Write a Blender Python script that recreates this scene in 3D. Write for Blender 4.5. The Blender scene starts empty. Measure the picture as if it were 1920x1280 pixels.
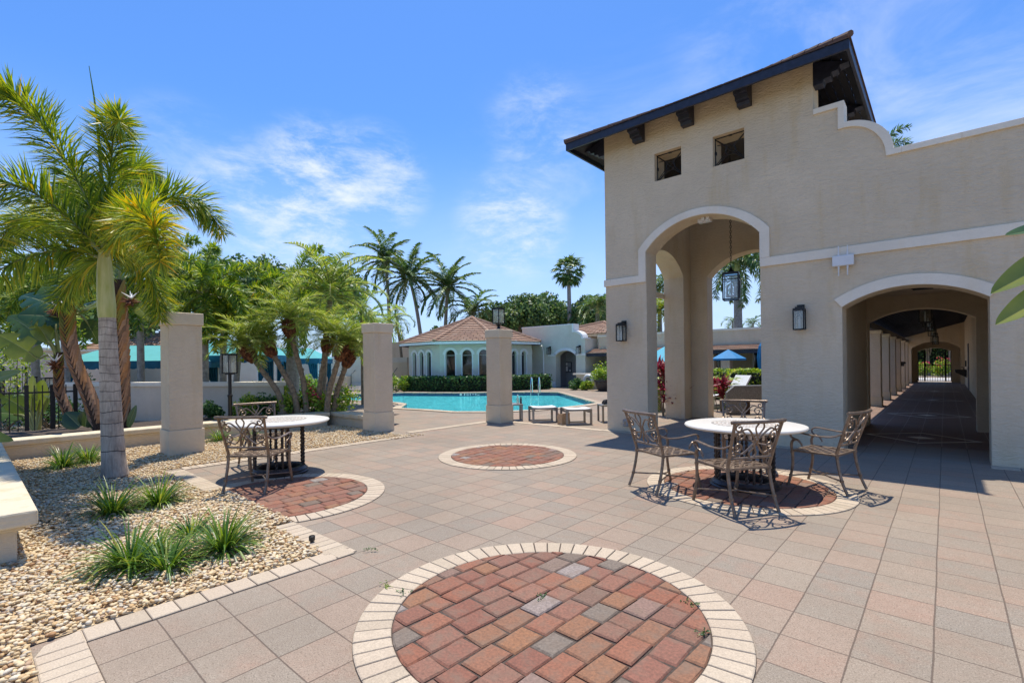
import bpy, math, random
import numpy as np
from mathutils import Vector, Matrix
from mathutils.geometry import tessellate_polygon
PI = math.pi
R = math.radians
C = bpy.context.scene.collection
sc = bpy.context.scene

# ---------------------------------------------------------------- camera
YAW, ROLL, FPX, CX, CY, EYE = R(41.6), R(-0.7), 914.8, 960.0, 680.5, 1.503
fw = Vector((-math.sin(YAW), math.cos(YAW), 0))
rt0 = Vector((math.cos(YAW), math.sin(YAW), 0))
up0 = Vector((0, 0, 1))
rt = rt0 * math.cos(ROLL) + up0 * math.sin(ROLL)
up = up0 * math.cos(ROLL) - rt0 * math.sin(ROLL)
cam_d = bpy.data.cameras.new('camera')
cam = bpy.data.objects.new('camera', cam_d)
C.objects.link(cam)
m = Matrix((rt, up, -fw)).transposed().to_4x4()
m.translation = (0, 0, EYE)
cam.matrix_world = m
cam_d.sensor_width = 36
cam_d.lens = FPX / 1920 * 36
cam_d.shift_y = (CY - 640) / 1920
cam_d.clip_start = 0.05
cam_d.clip_end = 3000
sc.camera = cam

def at(px, py, d):
    """world point at a depth (metres along the view axis)"""
    r = fw + rt * ((px - CX) / FPX) - up * ((py - CY) / FPX)
    return Vector((0, 0, EYE)) + r * d

def gp(px, py, z=0.0):
    r = fw + rt * ((px - CX) / FPX) - up * ((py - CY) / FPX)
    return Vector((0, 0, EYE)) + r * ((z - EYE) / r.z)

# ---------------------------------------------------------------- light
SUN = Vector((-1.32, 1.34, 6.2)).normalized()
sun_d = bpy.data.lights.new('sun', 'SUN')
sun_d.energy = 2.8
sun_d.angle = R(0.53)
sun_d.color = (1.0, 0.93, 0.82)
sun = bpy.data.objects.new('sun', sun_d)
sun.rotation_euler = SUN.to_track_quat('Z', 'Y').to_euler()
sun.location = (0, 0, 30)
C.objects.link(sun)
sc.view_settings.view_transform = 'Standard'
sc.view_settings.look = 'None'
sc.view_settings.exposure = 1.0
sc.view_settings.gamma = 1.0
sc.cycles.max_bounces = 8
sc.cycles.diffuse_bounces = 6
sc.cycles.transparent_max_bounces = 16
sc.cycles.sample_clamp_indirect = 6

# ---------------------------------------------------------------- node helper
class NT:
    def __init__(s, tree):
        s.t = tree
        s.t.nodes.clear()
    def n(s, typ, ins=None, out=0, **props):
        nd = s.t.nodes.new(typ)
        for k, v in props.items():
            setattr(nd, k, v)
        if ins:
            for k, v in ins.items():
                s.set(nd.inputs[k], v)
        return nd.outputs[out] if nd.outputs else nd
    def set(s, sock, v):
        if isinstance(v, bpy.types.NodeSocket):
            s.t.links.new(v, sock)
        else:
            if isinstance(v, (tuple, list)) and len(v) == 3 and sock.type == 'RGBA':
                v = (*v, 1)
            sock.default_value = v
    def math(s, op, a, b=0.0, c=0.0):
        return s.n('ShaderNodeMath', {0: a, 1: b, 2: c}, operation=op)
    def vmath(s, op, a, b=(0, 0, 0)):
        nd = s.t.nodes.new('ShaderNodeVectorMath')
        nd.operation = op
        s.set(nd.inputs[0], a)
        s.set(nd.inputs[1], b)
        return nd.outputs[1] if op in ('DOT_PRODUCT', 'LENGTH', 'DISTANCE') else nd.outputs[0]
    def mix(s, f, a, b, blend='MIX'):
        nd = s.t.nodes.new('ShaderNodeMix')
        nd.data_type = 'RGBA'
        nd.blend_type = blend
        s.set(nd.inputs[0], f)
        s.set(nd.inputs[6], a)
        s.set(nd.inputs[7], b)
        return nd.outputs[2]
    def ramp(s, f, stops, interp='LINEAR'):
        nd = s.t.nodes.new('ShaderNodeValToRGB')
        cr = nd.color_ramp
        cr.interpolation = interp
        while len(cr.elements) < len(stops):
            cr.elements.new(0.5)
        for e, (p, c) in zip(cr.elements, stops):
            e.position = p
            e.color = (*c, 1) if len(c) == 3 else c
        s.set(nd.inputs[0], f)
        return nd.outputs[0]
    def maprange(s, v, a, b, c=0.0, d=1.0, smooth=False):
        nd = s.t.nodes.new('ShaderNodeMapRange')
        if smooth:
            nd.interpolation_type = 'SMOOTHSTEP'
        for i, x in enumerate((v, a, b, c, d)):
            s.set(nd.inputs[i], x)
        return nd.outputs[0]
    def noise(s, vec, scale, detail=4, rough=0.55, dist=0.0, out=0):
        ins = {'Scale': scale, 'Detail': detail, 'Roughness': rough, 'Distortion': dist}
        if vec is not None:
            ins['Vector'] = vec
        return s.n('ShaderNodeTexNoise', ins, out=out)
    def pos(s):
        return s.n('ShaderNodeNewGeometry')
    def objco(s):
        return s.n('ShaderNodeTexCoord', out=3)
    def island(s):
        return s.n('ShaderNodeNewGeometry', out=8)
    def scale(s, v, xyz):
        nd = s.t.nodes.new('ShaderNodeMapping')
        s.set(nd.inputs[0], v)
        nd.inputs['Scale'].default_value = xyz
        return nd.outputs[0]
    def bump(s, h, strength=0.3, dist=0.01):
        return s.n('ShaderNodeBump', {'Height': h, 'Strength': strength, 'Distance': dist})
    def out(s, shader):
        o = s.t.nodes.new('ShaderNodeOutputMaterial')
        s.t.links.new(shader, o.inputs[0])

def new_mat(name):
    mt = bpy.data.materials.new(name)
    mt.use_nodes = True
    return mt, NT(mt.node_tree)

def principled(nt, col, rough=0.6, metal=0.0, normal=None, spec=0.5, **kw):
    ins = {'Base Color': col, 'Roughness': rough, 'Metallic': metal, 'Specular IOR Level': spec}
    if normal is not None:
        ins['Normal'] = normal
    ins.update(kw)
    return nt.n('ShaderNodeBsdfPrincipled', ins)

def sc3(c, k):
    return tuple(x * k for x in c)

def m_plain(name, col, rough=0.6, metal=0.0, var=0.15, nscale=8.0, bump=0.0, bscale=60.0, spec=0.5):
    mt, nt = new_mat(name)
    p = nt.pos()
    f = nt.noise(p, nscale, 5)
    c = nt.mix(nt.maprange(f, 0.3, 0.7), sc3(col, 1 - var), sc3(col, 1 + var))
    nrm = nt.bump(nt.noise(p, bscale, 4), bump, 0.01) if bump else None
    nt.out(principled(nt, c, rough, metal, nrm, spec))
    return mt

def m_stucco(name, col, bump=0.55, stain=0.5, tint=(0.42, 0.36, 0.22)):
    mt, nt = new_mat(name)
    p = nt.pos()
    streak = nt.noise(nt.scale(p, (2.4, 2.4, 6.5)), 2.6, 5, 0.55, 1.8)
    fine = nt.noise(nt.scale(p, (1, 1, 2.2)), 34, 5, 0.65)
    blot = nt.noise(p, 0.9, 5, 0.6)
    blot2 = nt.noise(nt.scale(p, (3.0, 3.0, 0.5)), 1.6, 5, 0.6)
    c = nt.mix(nt.maprange(blot, 0.3, 0.72), sc3(col, 0.9), sc3(col, 1.08))
    c = nt.mix(nt.math('MULTIPLY', nt.maprange(blot2, 0.52, 0.8), stain), c, tuple(a * b * 2.0 for a, b in zip(col, tint)))
    c = nt.mix(nt.maprange(fine, 0.35, 0.7, 0.0, 0.22), c, sc3(col, 0.72))
    c = nt.mix(nt.maprange(streak, 0.3, 0.6, 0.12, 0.0), c, sc3(col, 0.6))  # trowel hollows darkened: relief shade put into the colour
    h = nt.math('ADD', nt.math('MULTIPLY', streak, 1.0), nt.math('MULTIPLY', fine, 0.22))
    nt.out(principled(nt, c, 0.9, 0, nt.bump(h, min(1.0, bump * 0.95), 0.05), 0.2))
    return mt

def m_island(name, stops, rough=0.8, bump=0.3, bscale=120.0, speck=0.25, spec=0.3, blot=0.0, blotcol=(0.2, 0.2, 0.2), bs=14.0):
    mt, nt = new_mat(name)
    p = nt.pos()
    c = nt.ramp(nt.island(), stops)
    n1 = nt.noise(p, bscale, 3, 0.7)
    c = nt.mix(nt.maprange(n1, 0.35, 0.65, 0, speck), c, (0.06, 0.05, 0.04))
    if blot:
        c = nt.mix(nt.maprange(nt.noise(p, bs, 4), 0.48, 0.72, 0, blot), c, blotcol)
    nt.out(principled(nt, c, rough, 0, nt.bump(n1, bump, 0.004), spec))
    return mt

def m_leaf(name, stops, transl=0.35, rough=0.45, spec=0.4, tint=1.5, gain=2.1):
    mt, nt = new_mat(name)
    stops = [(a, tuple(min(.8, x * gain) for x in c)) for a, c in stops]
    c = nt.ramp(nt.island(), stops)
    b = principled(nt, c, rough, 0, None, spec)
    hsv = nt.n('ShaderNodeHueSaturation', {'Color': c, 'Value': tint, 'Saturation': 1.1, 'Hue': 0.485})
    t = nt.n('ShaderNodeBsdfTranslucent', {'Color': hsv})
    nt.out(nt.n('ShaderNodeMixShader', {0: transl, 1: b, 2: t}))
    return mt

# ---------------------------------------------------------------- world sky with thin cirrus
world = bpy.data.worlds.new('World')
sc.world = world
world.use_nodes = True
w = NT(world.node_tree)
sky = w.n('ShaderNodeTexSky', sky_type='NISHITA', sun_disc=False, sun_elevation=math.asin(SUN.z),
          sun_rotation=math.atan2(SUN.x, SUN.y), air_density=1.0, dust_density=0.3, ozone_density=2.5, altitude=0)
dirv = w.n('ShaderNodeTexCoord', out=0)
def sky_dir(px, py):
    return (at(px, py, 1.0) - Vector((0, 0, EYE))).normalized()
def blob(px, py, inner, outer):
    d = w.vmath('DOT_PRODUCT', dirv, tuple(sky_dir(px, py)))
    return w.maprange(d, math.cos(R(outer)), math.cos(R(inner)), 0, 1, True)
wisp = w.noise(w.scale(dirv, (2.0, 2.0, 5.5)), 3.4, 10, 0.68, 0.25)
veil = w.noise(w.scale(dirv, (1.5, 1.5, 3.2)), 1.7, 8, 0.62, 0.6)
msk = None
for px, py, a, b, k in ((600, 372, 1, 9, 1.0), (470, 395, 1, 8, 0.8), (700, 345, 1, 7, 0.75), (960, 425, 1, 7.5, 0.75), (1010, 250, 0, 7, 0.4),
                        (330, 290, 0, 6, 0.25), (620, 440, 1, 9, 0.6)):
    t = w.math('MULTIPLY', blob(px, py, a, b), k)
    msk = t if msk is None else w.math('MAXIMUM', msk, t)
cl = w.math('MULTIPLY', w.maprange(wisp, 0.40, 0.72, 0, 1, True), msk)
cl2 = w.math('MULTIPLY', w.maprange(veil, 0.42, 0.8, 0, 1, True), w.math('MAXIMUM', w.math('MULTIPLY', blob(1760, 110, 4, 26), 0.62), w.math('MULTIPLY', blob(1150, 480, 2, 24), 0.4)))
cloud = w.math('MINIMUM', w.math('ADD', cl, cl2), 1.0)
sep = w.n('ShaderNodeSeparateXYZ', {0: dirv}, out=2)
skyc = w.mix(1.0, sky, (0.60, 0.98, 1.46), 'MULTIPLY')
skyc = w.mix(w.maprange(sep, -0.05, 0.45, 0.9, 0.0, True), skyc, (4.6, 5.9, 8.0))
skyc = w.mix(w.math('MULTIPLY', cloud, 0.8), skyc, (7.2, 7.5, 8.2))
bg = w.n('ShaderNodeBackground', {'Color': skyc, 'Strength': 0.071})
wo = world.node_tree.nodes.new('ShaderNodeOutputWorld')
world.node_tree.links.new(bg, wo.inputs[0])

# ---------------------------------------------------------------- mesh helpers
def link(o, parent=None):
    C.objects.link(o)
    if parent is not None:
        o.parent = parent
    return o

def tag(o, label=None, cat=None, group=None, kind=None):
    if label: o['label'] = label
    if cat: o['category'] = cat
    if group: o['group'] = group
    if kind: o['kind'] = kind
    return o

def thing(name, label, cat, loc=(0, 0, 0), rz=0.0, group=None):
    o = bpy.data.objects.new(name, None)
    o.empty_display_size = 0.2
    o.location = loc
    o.rotation_euler = (0, 0, rz)
    return tag(link(o), label, cat, group)

def dup(root, loc=None, rz=None, label=None, group=None, scale=None):
    r = root.copy()
    C.objects.link(r)
    if loc is not None: r.location = loc
    if rz is not None: r.rotation_euler = (0, 0, rz)
    if scale is not None: r.scale = (scale,) * 3
    if label: r['label'] = label
    if group: r['group'] = group
    for ch in list(root.children):
        c = ch.copy(); C.objects.link(c); c.parent = r
        for g in list(ch.children):
            d = g.copy(); C.objects.link(d); d.parent = c
    return r

class MB:
    def __init__(s):
        s.v, s.f, s.mi = [], [], []
    def add(s, vs, fs, mi=0):
        o = len(s.v)
        s.v.extend([tuple(v) for v in vs])
        for f in fs:
            s.f.append(tuple(i + o for i in f))
            s.mi.append(mi)
        return s
    def box(s, x0, x1, y0, y1, z0, z1, mi=0):
        if x0 > x1: x0, x1 = x1, x0
        if y0 > y1: y0, y1 = y1, y0
        if z0 > z1: z0, z1 = z1, z0
        vs = [(x, y, z) for z in (z0, z1) for y in (y0, y1) for x in (x0, x1)]
        return s.add(vs, [(0, 2, 3, 1), (4, 5, 7, 6), (0, 1, 5, 4), (2, 6, 7, 3), (0, 4, 6, 2), (1, 3, 7, 5)], mi)
    def bar(s, a, b, wx, wz, mi=0, upv=(0, 0, 1)):
        """rectangular bar from a to b: width wx sideways, height wz"""
        a, b = Vector(a), Vector(b)
        d = (b - a).normalized()
        u = Vector(upv)
        if abs(d.dot(u)) > 0.98: u = Vector((1, 0, 0))
        x = d.cross(u).normalized() * wx / 2
        z = x.cross(d).normalized() * wz / 2
        vs = [p + sx * x + sz * z for p in (a, b) for sx, sz in ((-1, -1), (1, -1), (1, 1), (-1, 1))]
        return s.add(vs, [(0, 1, 2, 3), (7, 6, 5, 4), (0, 4, 5, 1), (1, 5, 6, 2), (2, 6, 7, 3), (3, 7, 4, 0)], mi)
    def tube(s, pts, rad, n=8, mi=0, caps=True, flat=None):
        pts = [Vector(p) for p in pts]
        k = len(pts)
        rr = [rad] * k if isinstance(rad, (int, float)) else list(rad)
        t = (pts[1] - pts[0]).normalized()
        u = Vector((0, 0, 1)) if abs(t.z) < 0.9 else Vector((1, 0, 0))
        x = t.cross(u).normalized()
        vs = []
        for i, p in enumerate(pts):
            if i == 0: t = pts[1] - pts[0]
            elif i == k - 1: t = pts[-1] - pts[-2]
            else: t = (pts[i + 1] - pts[i]).normalized() + (pts[i] - pts[i - 1]).normalized()
            if t.length < 1e-9: t = pts[min(i + 1, k - 1)] - pts[max(i - 1, 0)]
            t = t.normalized() if t.length > 1e-9 else Vector((0, 0, 1))
            x = x - t * x.dot(t)
            x = x.normalized() if x.length > 1e-6 else t.orthogonal().normalized()
            y = t.cross(x)
            for j in range(n):
                a = 2 * PI * j / n
                vs.append(p + (x * math.cos(a) + y * math.sin(a) * (flat or 1.0)) * rr[i])
        fs = [(i * n + j, i * n + (j + 1) % n, (i + 1) * n + (j + 1) % n, (i + 1) * n + j) for i in range(k - 1) for j in range(n)]
        if caps:
            fs.append(tuple(range(n - 1, -1, -1)))
            fs.append(tuple((k - 1) * n + j for j in range(n)))
        return s.add(vs, fs, mi)
    def lathe(s, prof, c=(0, 0, 0), n=32, mi=0):
        vs, fs = [], []
        for r_, z in prof:
            for j in range(n):
                a = 2 * PI * j / n
                vs.append((c[0] + r_ * math.cos(a), c[1] + r_ * math.sin(a), c[2] + z))
        k = len(prof)
        for i in range(k - 1):
            for j in range(n):
                fs.append((i * n + j, i * n + (j + 1) % n, (i + 1) * n + (j + 1) % n, (i + 1) * n + j))
        if prof[0][0] > 1e-6: fs.append(tuple(range(n - 1, -1, -1)))
        if prof[-1][0] > 1e-6: fs.append(tuple((k - 1) * n + j for j in range(n)))
        return s.add(vs, fs, mi)
    def prism(s, loops, fn0, fn1, mi=0):
        """loops: outer + holes of 2D points; fn0/fn1 map (a,b) to the two 3D faces"""
        flat = [p for l in loops for p in l]
        tris = tessellate_polygon([[Vector((p[0], p[1], 0)) for p in l] for l in loops])
        n = len(flat)
        vs = [fn0(*p) for p in flat] + [fn1(*p) for p in flat]
        fs = []
        for t in tris:
            fs.append(tuple(t))
            fs.append(tuple(i + n for i in reversed(t)))
        o = 0
        for l in loops:
            k = len(l)
            for i in range(k):
                j = (i + 1) % k
                fs.append((o + i, o + j, o + j + n, o + i + n))
            o += k
        return s.add(vs, fs, mi)
    def build(s, name, mats, parent=None, smooth=False, bevel=0.0, seg=2, loc=None):
        me = bpy.data.meshes.new(name)
        me.from_pydata(s.v, [], s.f)
        if not isinstance(mats, (list, tuple)): mats = [mats]
        for mt in mats: me.materials.append(mt)
        if len(mats) > 1: me.polygons.foreach_set('material_index', s.mi)
        import bmesh
        bm = bmesh.new(); bm.from_mesh(me)
        bmesh.ops.recalc_face_normals(bm, faces=bm.faces)
        bm.to_mesh(me); bm.free()
        if smooth:
            me.polygons.foreach_set('use_smooth', [True] * len(me.polygons))
            try: me.set_sharp_from_angle(angle=R(40))
            except Exception: pass
        me.update()
        o = link(bpy.data.objects.new(name, me), parent)
        if bevel:
            b = o.modifiers.new('bevel', 'BEVEL')
            b.width = bevel; b.segments = seg; b.limit_method = 'ANGLE'; b.angle_limit = R(35)
            b.harden_normals = False
        if loc is not None: o.location = loc
        return o

def np_mesh(name, V, F, mt, parent=None, smooth=False):
    V = np.asarray(V, dtype=np.float32); F = np.asarray(F, dtype=np.int32)
    me = bpy.data.meshes.new(name)
    nf, k = F.shape
    me.vertices.add(len(V)); me.vertices.foreach_set('co', V.ravel())
    me.loops.add(nf * k); me.loops.foreach_set('vertex_index', F.ravel())
    me.polygons.add(nf)
    me.polygons.foreach_set('loop_start', np.arange(nf, dtype=np.int32) * k)
    me.polygons.foreach_set('use_smooth', np.full(nf, smooth))
    me.materials.append(mt)
    me.update(calc_edges=True)
    return link(bpy.data.objects.new(name, me), parent)

def arc(cx, half, spring, rise, n=20):
    """segmental arch from left spring to right spring"""
    r = (half * half + rise * rise) / (2 * rise)
    cz = spring + rise - r
    a0 = math.asin(min(1, half / r))
    return [(cx + r * math.sin(-a0 + 2 * a0 * i / n), cz + r * math.cos(-a0 + 2 * a0 * i / n)) for i in range(n + 1)]

def catmull(pts, n):
    P = [Vector(p) for p in pts]
    P = [P[0] * 2 - P[1]] + P + [P[-1] * 2 - P[-2]]
    out = []
    segs = len(P) - 3
    for i in range(n):
        u = i / (n - 1) * segs
        k = min(int(u), segs - 1); t = u - k
        a, b, c, d = P[k:k + 4]
        out.append(0.5 * ((2 * b) + (c - a) * t + (2 * a - 5 * b + 4 * c - d) * t * t + (3 * b - a - 3 * c + d) * t ** 3))
    return out

# ---------------------------------------------------------------- materials
STUC = (0.72, 0.59, 0.415)
M = {}
M['stucco'] = m_stucco('stucco', STUC)
M['stucco_light'] = m_stucco('stucco_light', (0.70, 0.60, 0.47), 0.4, 0.25)
M['plinth'] = m_stucco('plinth', (0.74, 0.62, 0.44), 0.25, 0.3)
M['trim'] = m_stucco('trim', (0.86, 0.77, 0.62), 0.12, 0.35, (0.5, 0.42, 0.3))
_nt = NT.__new__(NT); _nt.t = M['trim'].node_tree
_bs = [n for n in _nt.t.nodes if n.type == 'BSDF_PRINCIPLED'][0]
_c0 = _bs.inputs['Base Color'].links[0].from_socket
_p = _nt.pos()
_rust = _nt.noise(_nt.scale(_p, (5.5, 5.5, 0.5)), 2.2, 4, 0.7)
_big = _nt.noise(_p, 0.7, 2)
_m = _nt.math('MULTIPLY', _nt.maprange(_rust, 0.60, 0.72, 0, 0.7), _nt.maprange(_big, 0.5, 0.62))
_nt.set(_bs.inputs['Base Color'], _nt.mix(_m, _c0, (0.50, 0.30, 0.13)))
M['white'] = m_plain('white_paint', (0.82, 0.81, 0.77), 0.55, 0, 0.05)
M['pool_white'] = m_stucco('pool_house_render', (0.72, 0.70, 0.57), 0.2, 0.2)
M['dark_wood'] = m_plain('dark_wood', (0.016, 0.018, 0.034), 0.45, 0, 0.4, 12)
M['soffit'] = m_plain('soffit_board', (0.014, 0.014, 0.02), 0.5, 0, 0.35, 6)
M['soffit_grey'] = m_plain('soffit_grey', (0.35, 0.35, 0.36), 0.5)
M['iron'] = m_plain('black_iron', (0.012, 0.012, 0.013), 0.42, 0.2, 0.3, 20)
M['bronze'] = m_plain('bronze_metal', (0.21, 0.15, 0.105), 0.38, 0.45, 0.35, 18, 0.12, 160)
M['base_iron'] = m_plain('base_iron', (0.05, 0.036, 0.03), 0.4, 0.4, 0.4, 14)
M['stone_cap'] = m_stucco('stone_cap', (0.66, 0.57, 0.41), 0.25, 0.8, (0.42, 0.34, 0.2))
M['planter'] = m_stucco('planter_wall_render', (0.64, 0.54, 0.39), 0.3, 0.6)
M['grey_alu'] = m_plain('grey_aluminium', (0.25, 0.235, 0.21), 0.4, 0.5, 0.1)
M['sling'] = m_plain('white_sling', (0.72, 0.72, 0.69), 0.7, 0, 0.05)
M['steel'] = m_plain('stainless_steel', (0.75, 0.75, 0.75), 0.18, 1.0, 0.05)
M['plastic_white'] = m_plain('white_plastic', (0.7, 0.7, 0.69), 0.4, 0, 0.04)
M['dark_glass'] = m_plain('dark_window_glass', (0.012, 0.014, 0.016), 0.04, 0, 0.3, 1.5, 0, 60, 0.9)
M['clay_pot'] = m_plain('dark_clay', (0.04, 0.033, 0.03), 0.5, 0, 0.3)
M['dark'] = m_plain('dark_plastic', (0.02, 0.02, 0.02), 0.5)
M['granite'] = m_plain('speckled_granite', (0.17, 0.165, 0.16), 0.5, 0, 0.6, 55)
M['bark_grey'] = None

def m_glass():
    mt, nt = new_mat('clear_glass')
    g = nt.n('ShaderNodeBsdfGlossy', {'Color': (1, 1, 1), 'Roughness': 0.02})
    t = nt.n('ShaderNodeBsdfTransparent', {'Color': (0.86, 0.9, 0.92)})
    f = nt.n('ShaderNodeFresnel', {'IOR': 1.5})
    nt.out(nt.n('ShaderNodeMixShader', {0: nt.math('ADD', f, 0.05), 1: t, 2: g}))
    return mt
M['glass'] = m_glass()

def m_frost():
    mt, nt = new_mat('seeded_glass')
    g = nt.n('ShaderNodeBsdfGlossy', {'Color': (1, 1, 1), 'Roughness': 0.1})
    t = nt.n('ShaderNodeBsdfTransparent', {'Color': (0.8, 0.82, 0.8)})
    d = nt.n('ShaderNodeBsdfTranslucent', {'Color': (0.8, 0.78, 0.68)})
    dd = nt.n('ShaderNodeBsdfDiffuse', {'Color': (0.5, 0.5, 0.46)})
    a = nt.n('ShaderNodeMixShader', {0: 0.5, 1: d, 2: dd})
    a = nt.n('ShaderNodeMixShader', {0: 0.72, 1: a, 2: t})
    nt.out(nt.n('ShaderNodeMixShader', {0: 0.1, 1: a, 2: g}))
    return mt
M['frost'] = m_frost()

PS = 0.316
def m_paver(name, tones, joint, x0, y0, s=PS, jw=0.0075, blotch=0.6, bcol=(0.36, 0.195, 0.13), rough=0.85, spec=0.25):
    mt, nt = new_mat(name)
    p = nt.pos()
    wob = nt.noise(p, 1.3, 2, 0.5, 0, 1)
    pw = nt.vmath('ADD', p, nt.vmath('MULTIPLY', nt.vmath('SUBTRACT', wob, (0.5, 0.5, 0.5)), (0.014, 0.014, 0)))
    q = nt.vmath('MULTIPLY', nt.vmath('SUBTRACT', pw, (x0, y0, 0)), (1 / s, 1 / s, 0))
    cell = nt.vmath('FLOOR', q)
    fr = nt.vmath('SUBTRACT', nt.vmath('FRACTION', q), (0.5, 0.5, 0))
    ab = nt.vmath('ABSOLUTE', fr)
    sx = nt.n('ShaderNodeSeparateXYZ', {0: ab}, 0)
    nd = sx.node
    mx = nt.math('MAXIMUM', nd.outputs[0], nd.outputs[1])
    edge = nt.noise(p, 45, 3)
    mx = nt.math('ADD', mx, nt.math('MULTIPLY', nt.math('SUBTRACT', edge, 0.5), 0.018))
    wn = nt.n('ShaderNodeTexWhiteNoise', {0: cell}, 0, noise_dimensions='3D')
    wn2 = nt.n('ShaderNodeTexWhiteNoise', {0: nt.vmath('ADD', cell, (17.3, 5.1, 0))}, 0, noise_dimensions='3D')
    c = nt.ramp(wn, tones)
    bl = nt.noise(nt.vmath('ADD', p, nt.vmath('MULTIPLY', cell, (3.7, 7.1, 0))), 4.5, 5, 0.65)
    c = nt.mix(nt.math('MULTIPLY', nt.maprange(bl, 0.45, 0.75), nt.math('MULTIPLY', wn2, blotch)), c, bcol)
    sp = nt.noise(p, 130, 3, 0.85)
    c = nt.mix(nt.maprange(sp, 0.5, 0.62, 0, 0.6), c, (0.52, 0.44, 0.34))
    sp2 = nt.noise(nt.vmath('ADD', p, (3.3, 1.7, 0)), 95, 3, 0.85)
    c = nt.mix(nt.maprange(sp2, 0.52, 0.66, 0, 0.75), c, (0.10, 0.075, 0.05))
    mot = nt.noise(p, 22, 4, 0.7)
    c = nt.mix(nt.maprange(mot, 0.4, 0.7, 0, 0.3), c, (0.20, 0.15, 0.105))
    dirt = nt.noise(p, 0.55, 5, 0.6)
    c = nt.mix(nt.maprange(dirt, 0.45, 0.75, 0, 0.4), c, (0.17, 0.125, 0.085))
    j = nt.maprange(mx, 0.5 - jw * 2.2, 0.5 - jw * 0.9, 0, 1, True)
    c = nt.mix(nt.math('MULTIPLY', j, 0.8), c, joint)
    h = nt.math('SUBTRACT', nt.math('ADD', nt.math('MULTIPLY', sp, 0.12), nt.math('MULTIPLY', wn2, 0.15)), j)
    nt.out(principled(nt, c, rough, 0, nt.bump(h, 0.5, 0.006), spec))
    return mt

TONES = [(0.0, (0.295, 0.235, 0.175)), (0.15, (0.265, 0.225, 0.175)), (0.32, (0.325, 0.262, 0.196)), (0.46, (0.328, 0.238, 0.175)), (0.6, (0.29, 0.24, 0.183)), (0.76, (0.248, 0.215, 0.172)), (0.9, (0.31, 0.25, 0.187)), (1.0, (0.335, 0.23, 0.168))]
M['paver'] = m_paver('patio_paver', TONES, (0.11, 0.08, 0.06), -3.535, 1.073)
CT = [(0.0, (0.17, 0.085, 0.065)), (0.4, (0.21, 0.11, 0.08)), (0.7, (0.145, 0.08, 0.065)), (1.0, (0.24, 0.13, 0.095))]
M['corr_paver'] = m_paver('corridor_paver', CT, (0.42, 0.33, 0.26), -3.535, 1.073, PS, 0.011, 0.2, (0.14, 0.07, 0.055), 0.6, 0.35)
M['cream'] = m_island('cream_paver', [(0, (0.53, 0.425, 0.31)), (0.5, (0.59, 0.485, 0.355)), (1, (0.48, 0.39, 0.28))], 0.85, 0.35, 110, 0.3, 0.2, 0.3, (0.42, 0.34, 0.25), 9)
M['brick'] = m_island('red_brick_paver', [(0, (0.30, 0.12, 0.072)), (0.13, (0.33, 0.145, 0.088)), (0.26, (0.265, 0.112, 0.075)), (0.38, (0.31, 0.155, 0.105)), (0.48, (0.245, 0.128, 0.09)), (0.6, (0.34, 0.165, 0.085)), (0.72, (0.30, 0.132, 0.09)), (0.81, (0.20, 0.145, 0.107)), (0.88, (0.24, 0.198, 0.158)), (0.94, (0.29, 0.16, 0.115)), (1, (0.36, 0.34, 0.31))], 0.85, 0.8, 60, 0.45, 0.2, 0.65, (0.20, 0.145, 0.105), 9)
M['joint'] = m_plain('joint_sand', (0.075, 0.055, 0.042), 0.95, 0, 0.4, 30, 0.3)
M['pebble'] = m_island('river_pebble', [(0, (0.66, 0.49, 0.26)), (0.2, (0.74, 0.60, 0.37)), (0.34, (0.54, 0.34, 0.145)), (0.44, (0.70, 0.53, 0.29)), (0.6, (0.78, 0.68, 0.49)), (0.76, (0.58, 0.45, 0.27)), (0.84, (0.38, 0.195, 0.08)), (0.92, (0.70, 0.62, 0.47)), (1, (0.42, 0.36, 0.28))], 0.6, 0.1, 90, 0.1, 0.3, 0.25, (0.48, 0.29, 0.12), 40)
M['gravel_bed'] = m_plain('gravel_bed_soil', (0.42, 0.31, 0.18), 0.95, 0, 0.5, 50, 0.6, 80)
M['soil'] = m_plain('mulch', (0.06, 0.042, 0.03), 0.95, 0, 0.5, 30, 0.6, 60)

def m_ground():
    mt, nt = new_mat('far_ground')
    p = nt.pos()
    c = nt.ramp(nt.noise(p, 0.08, 6, 0.6), [(0.3, (0.07, 0.10, 0.03)), (0.55, (0.16, 0.15, 0.09)), (0.8, (0.30, 0.28, 0.24))])
    nt.out(principled(nt, c, 0.95))
    return mt
M['ground'] = m_ground()

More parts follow.
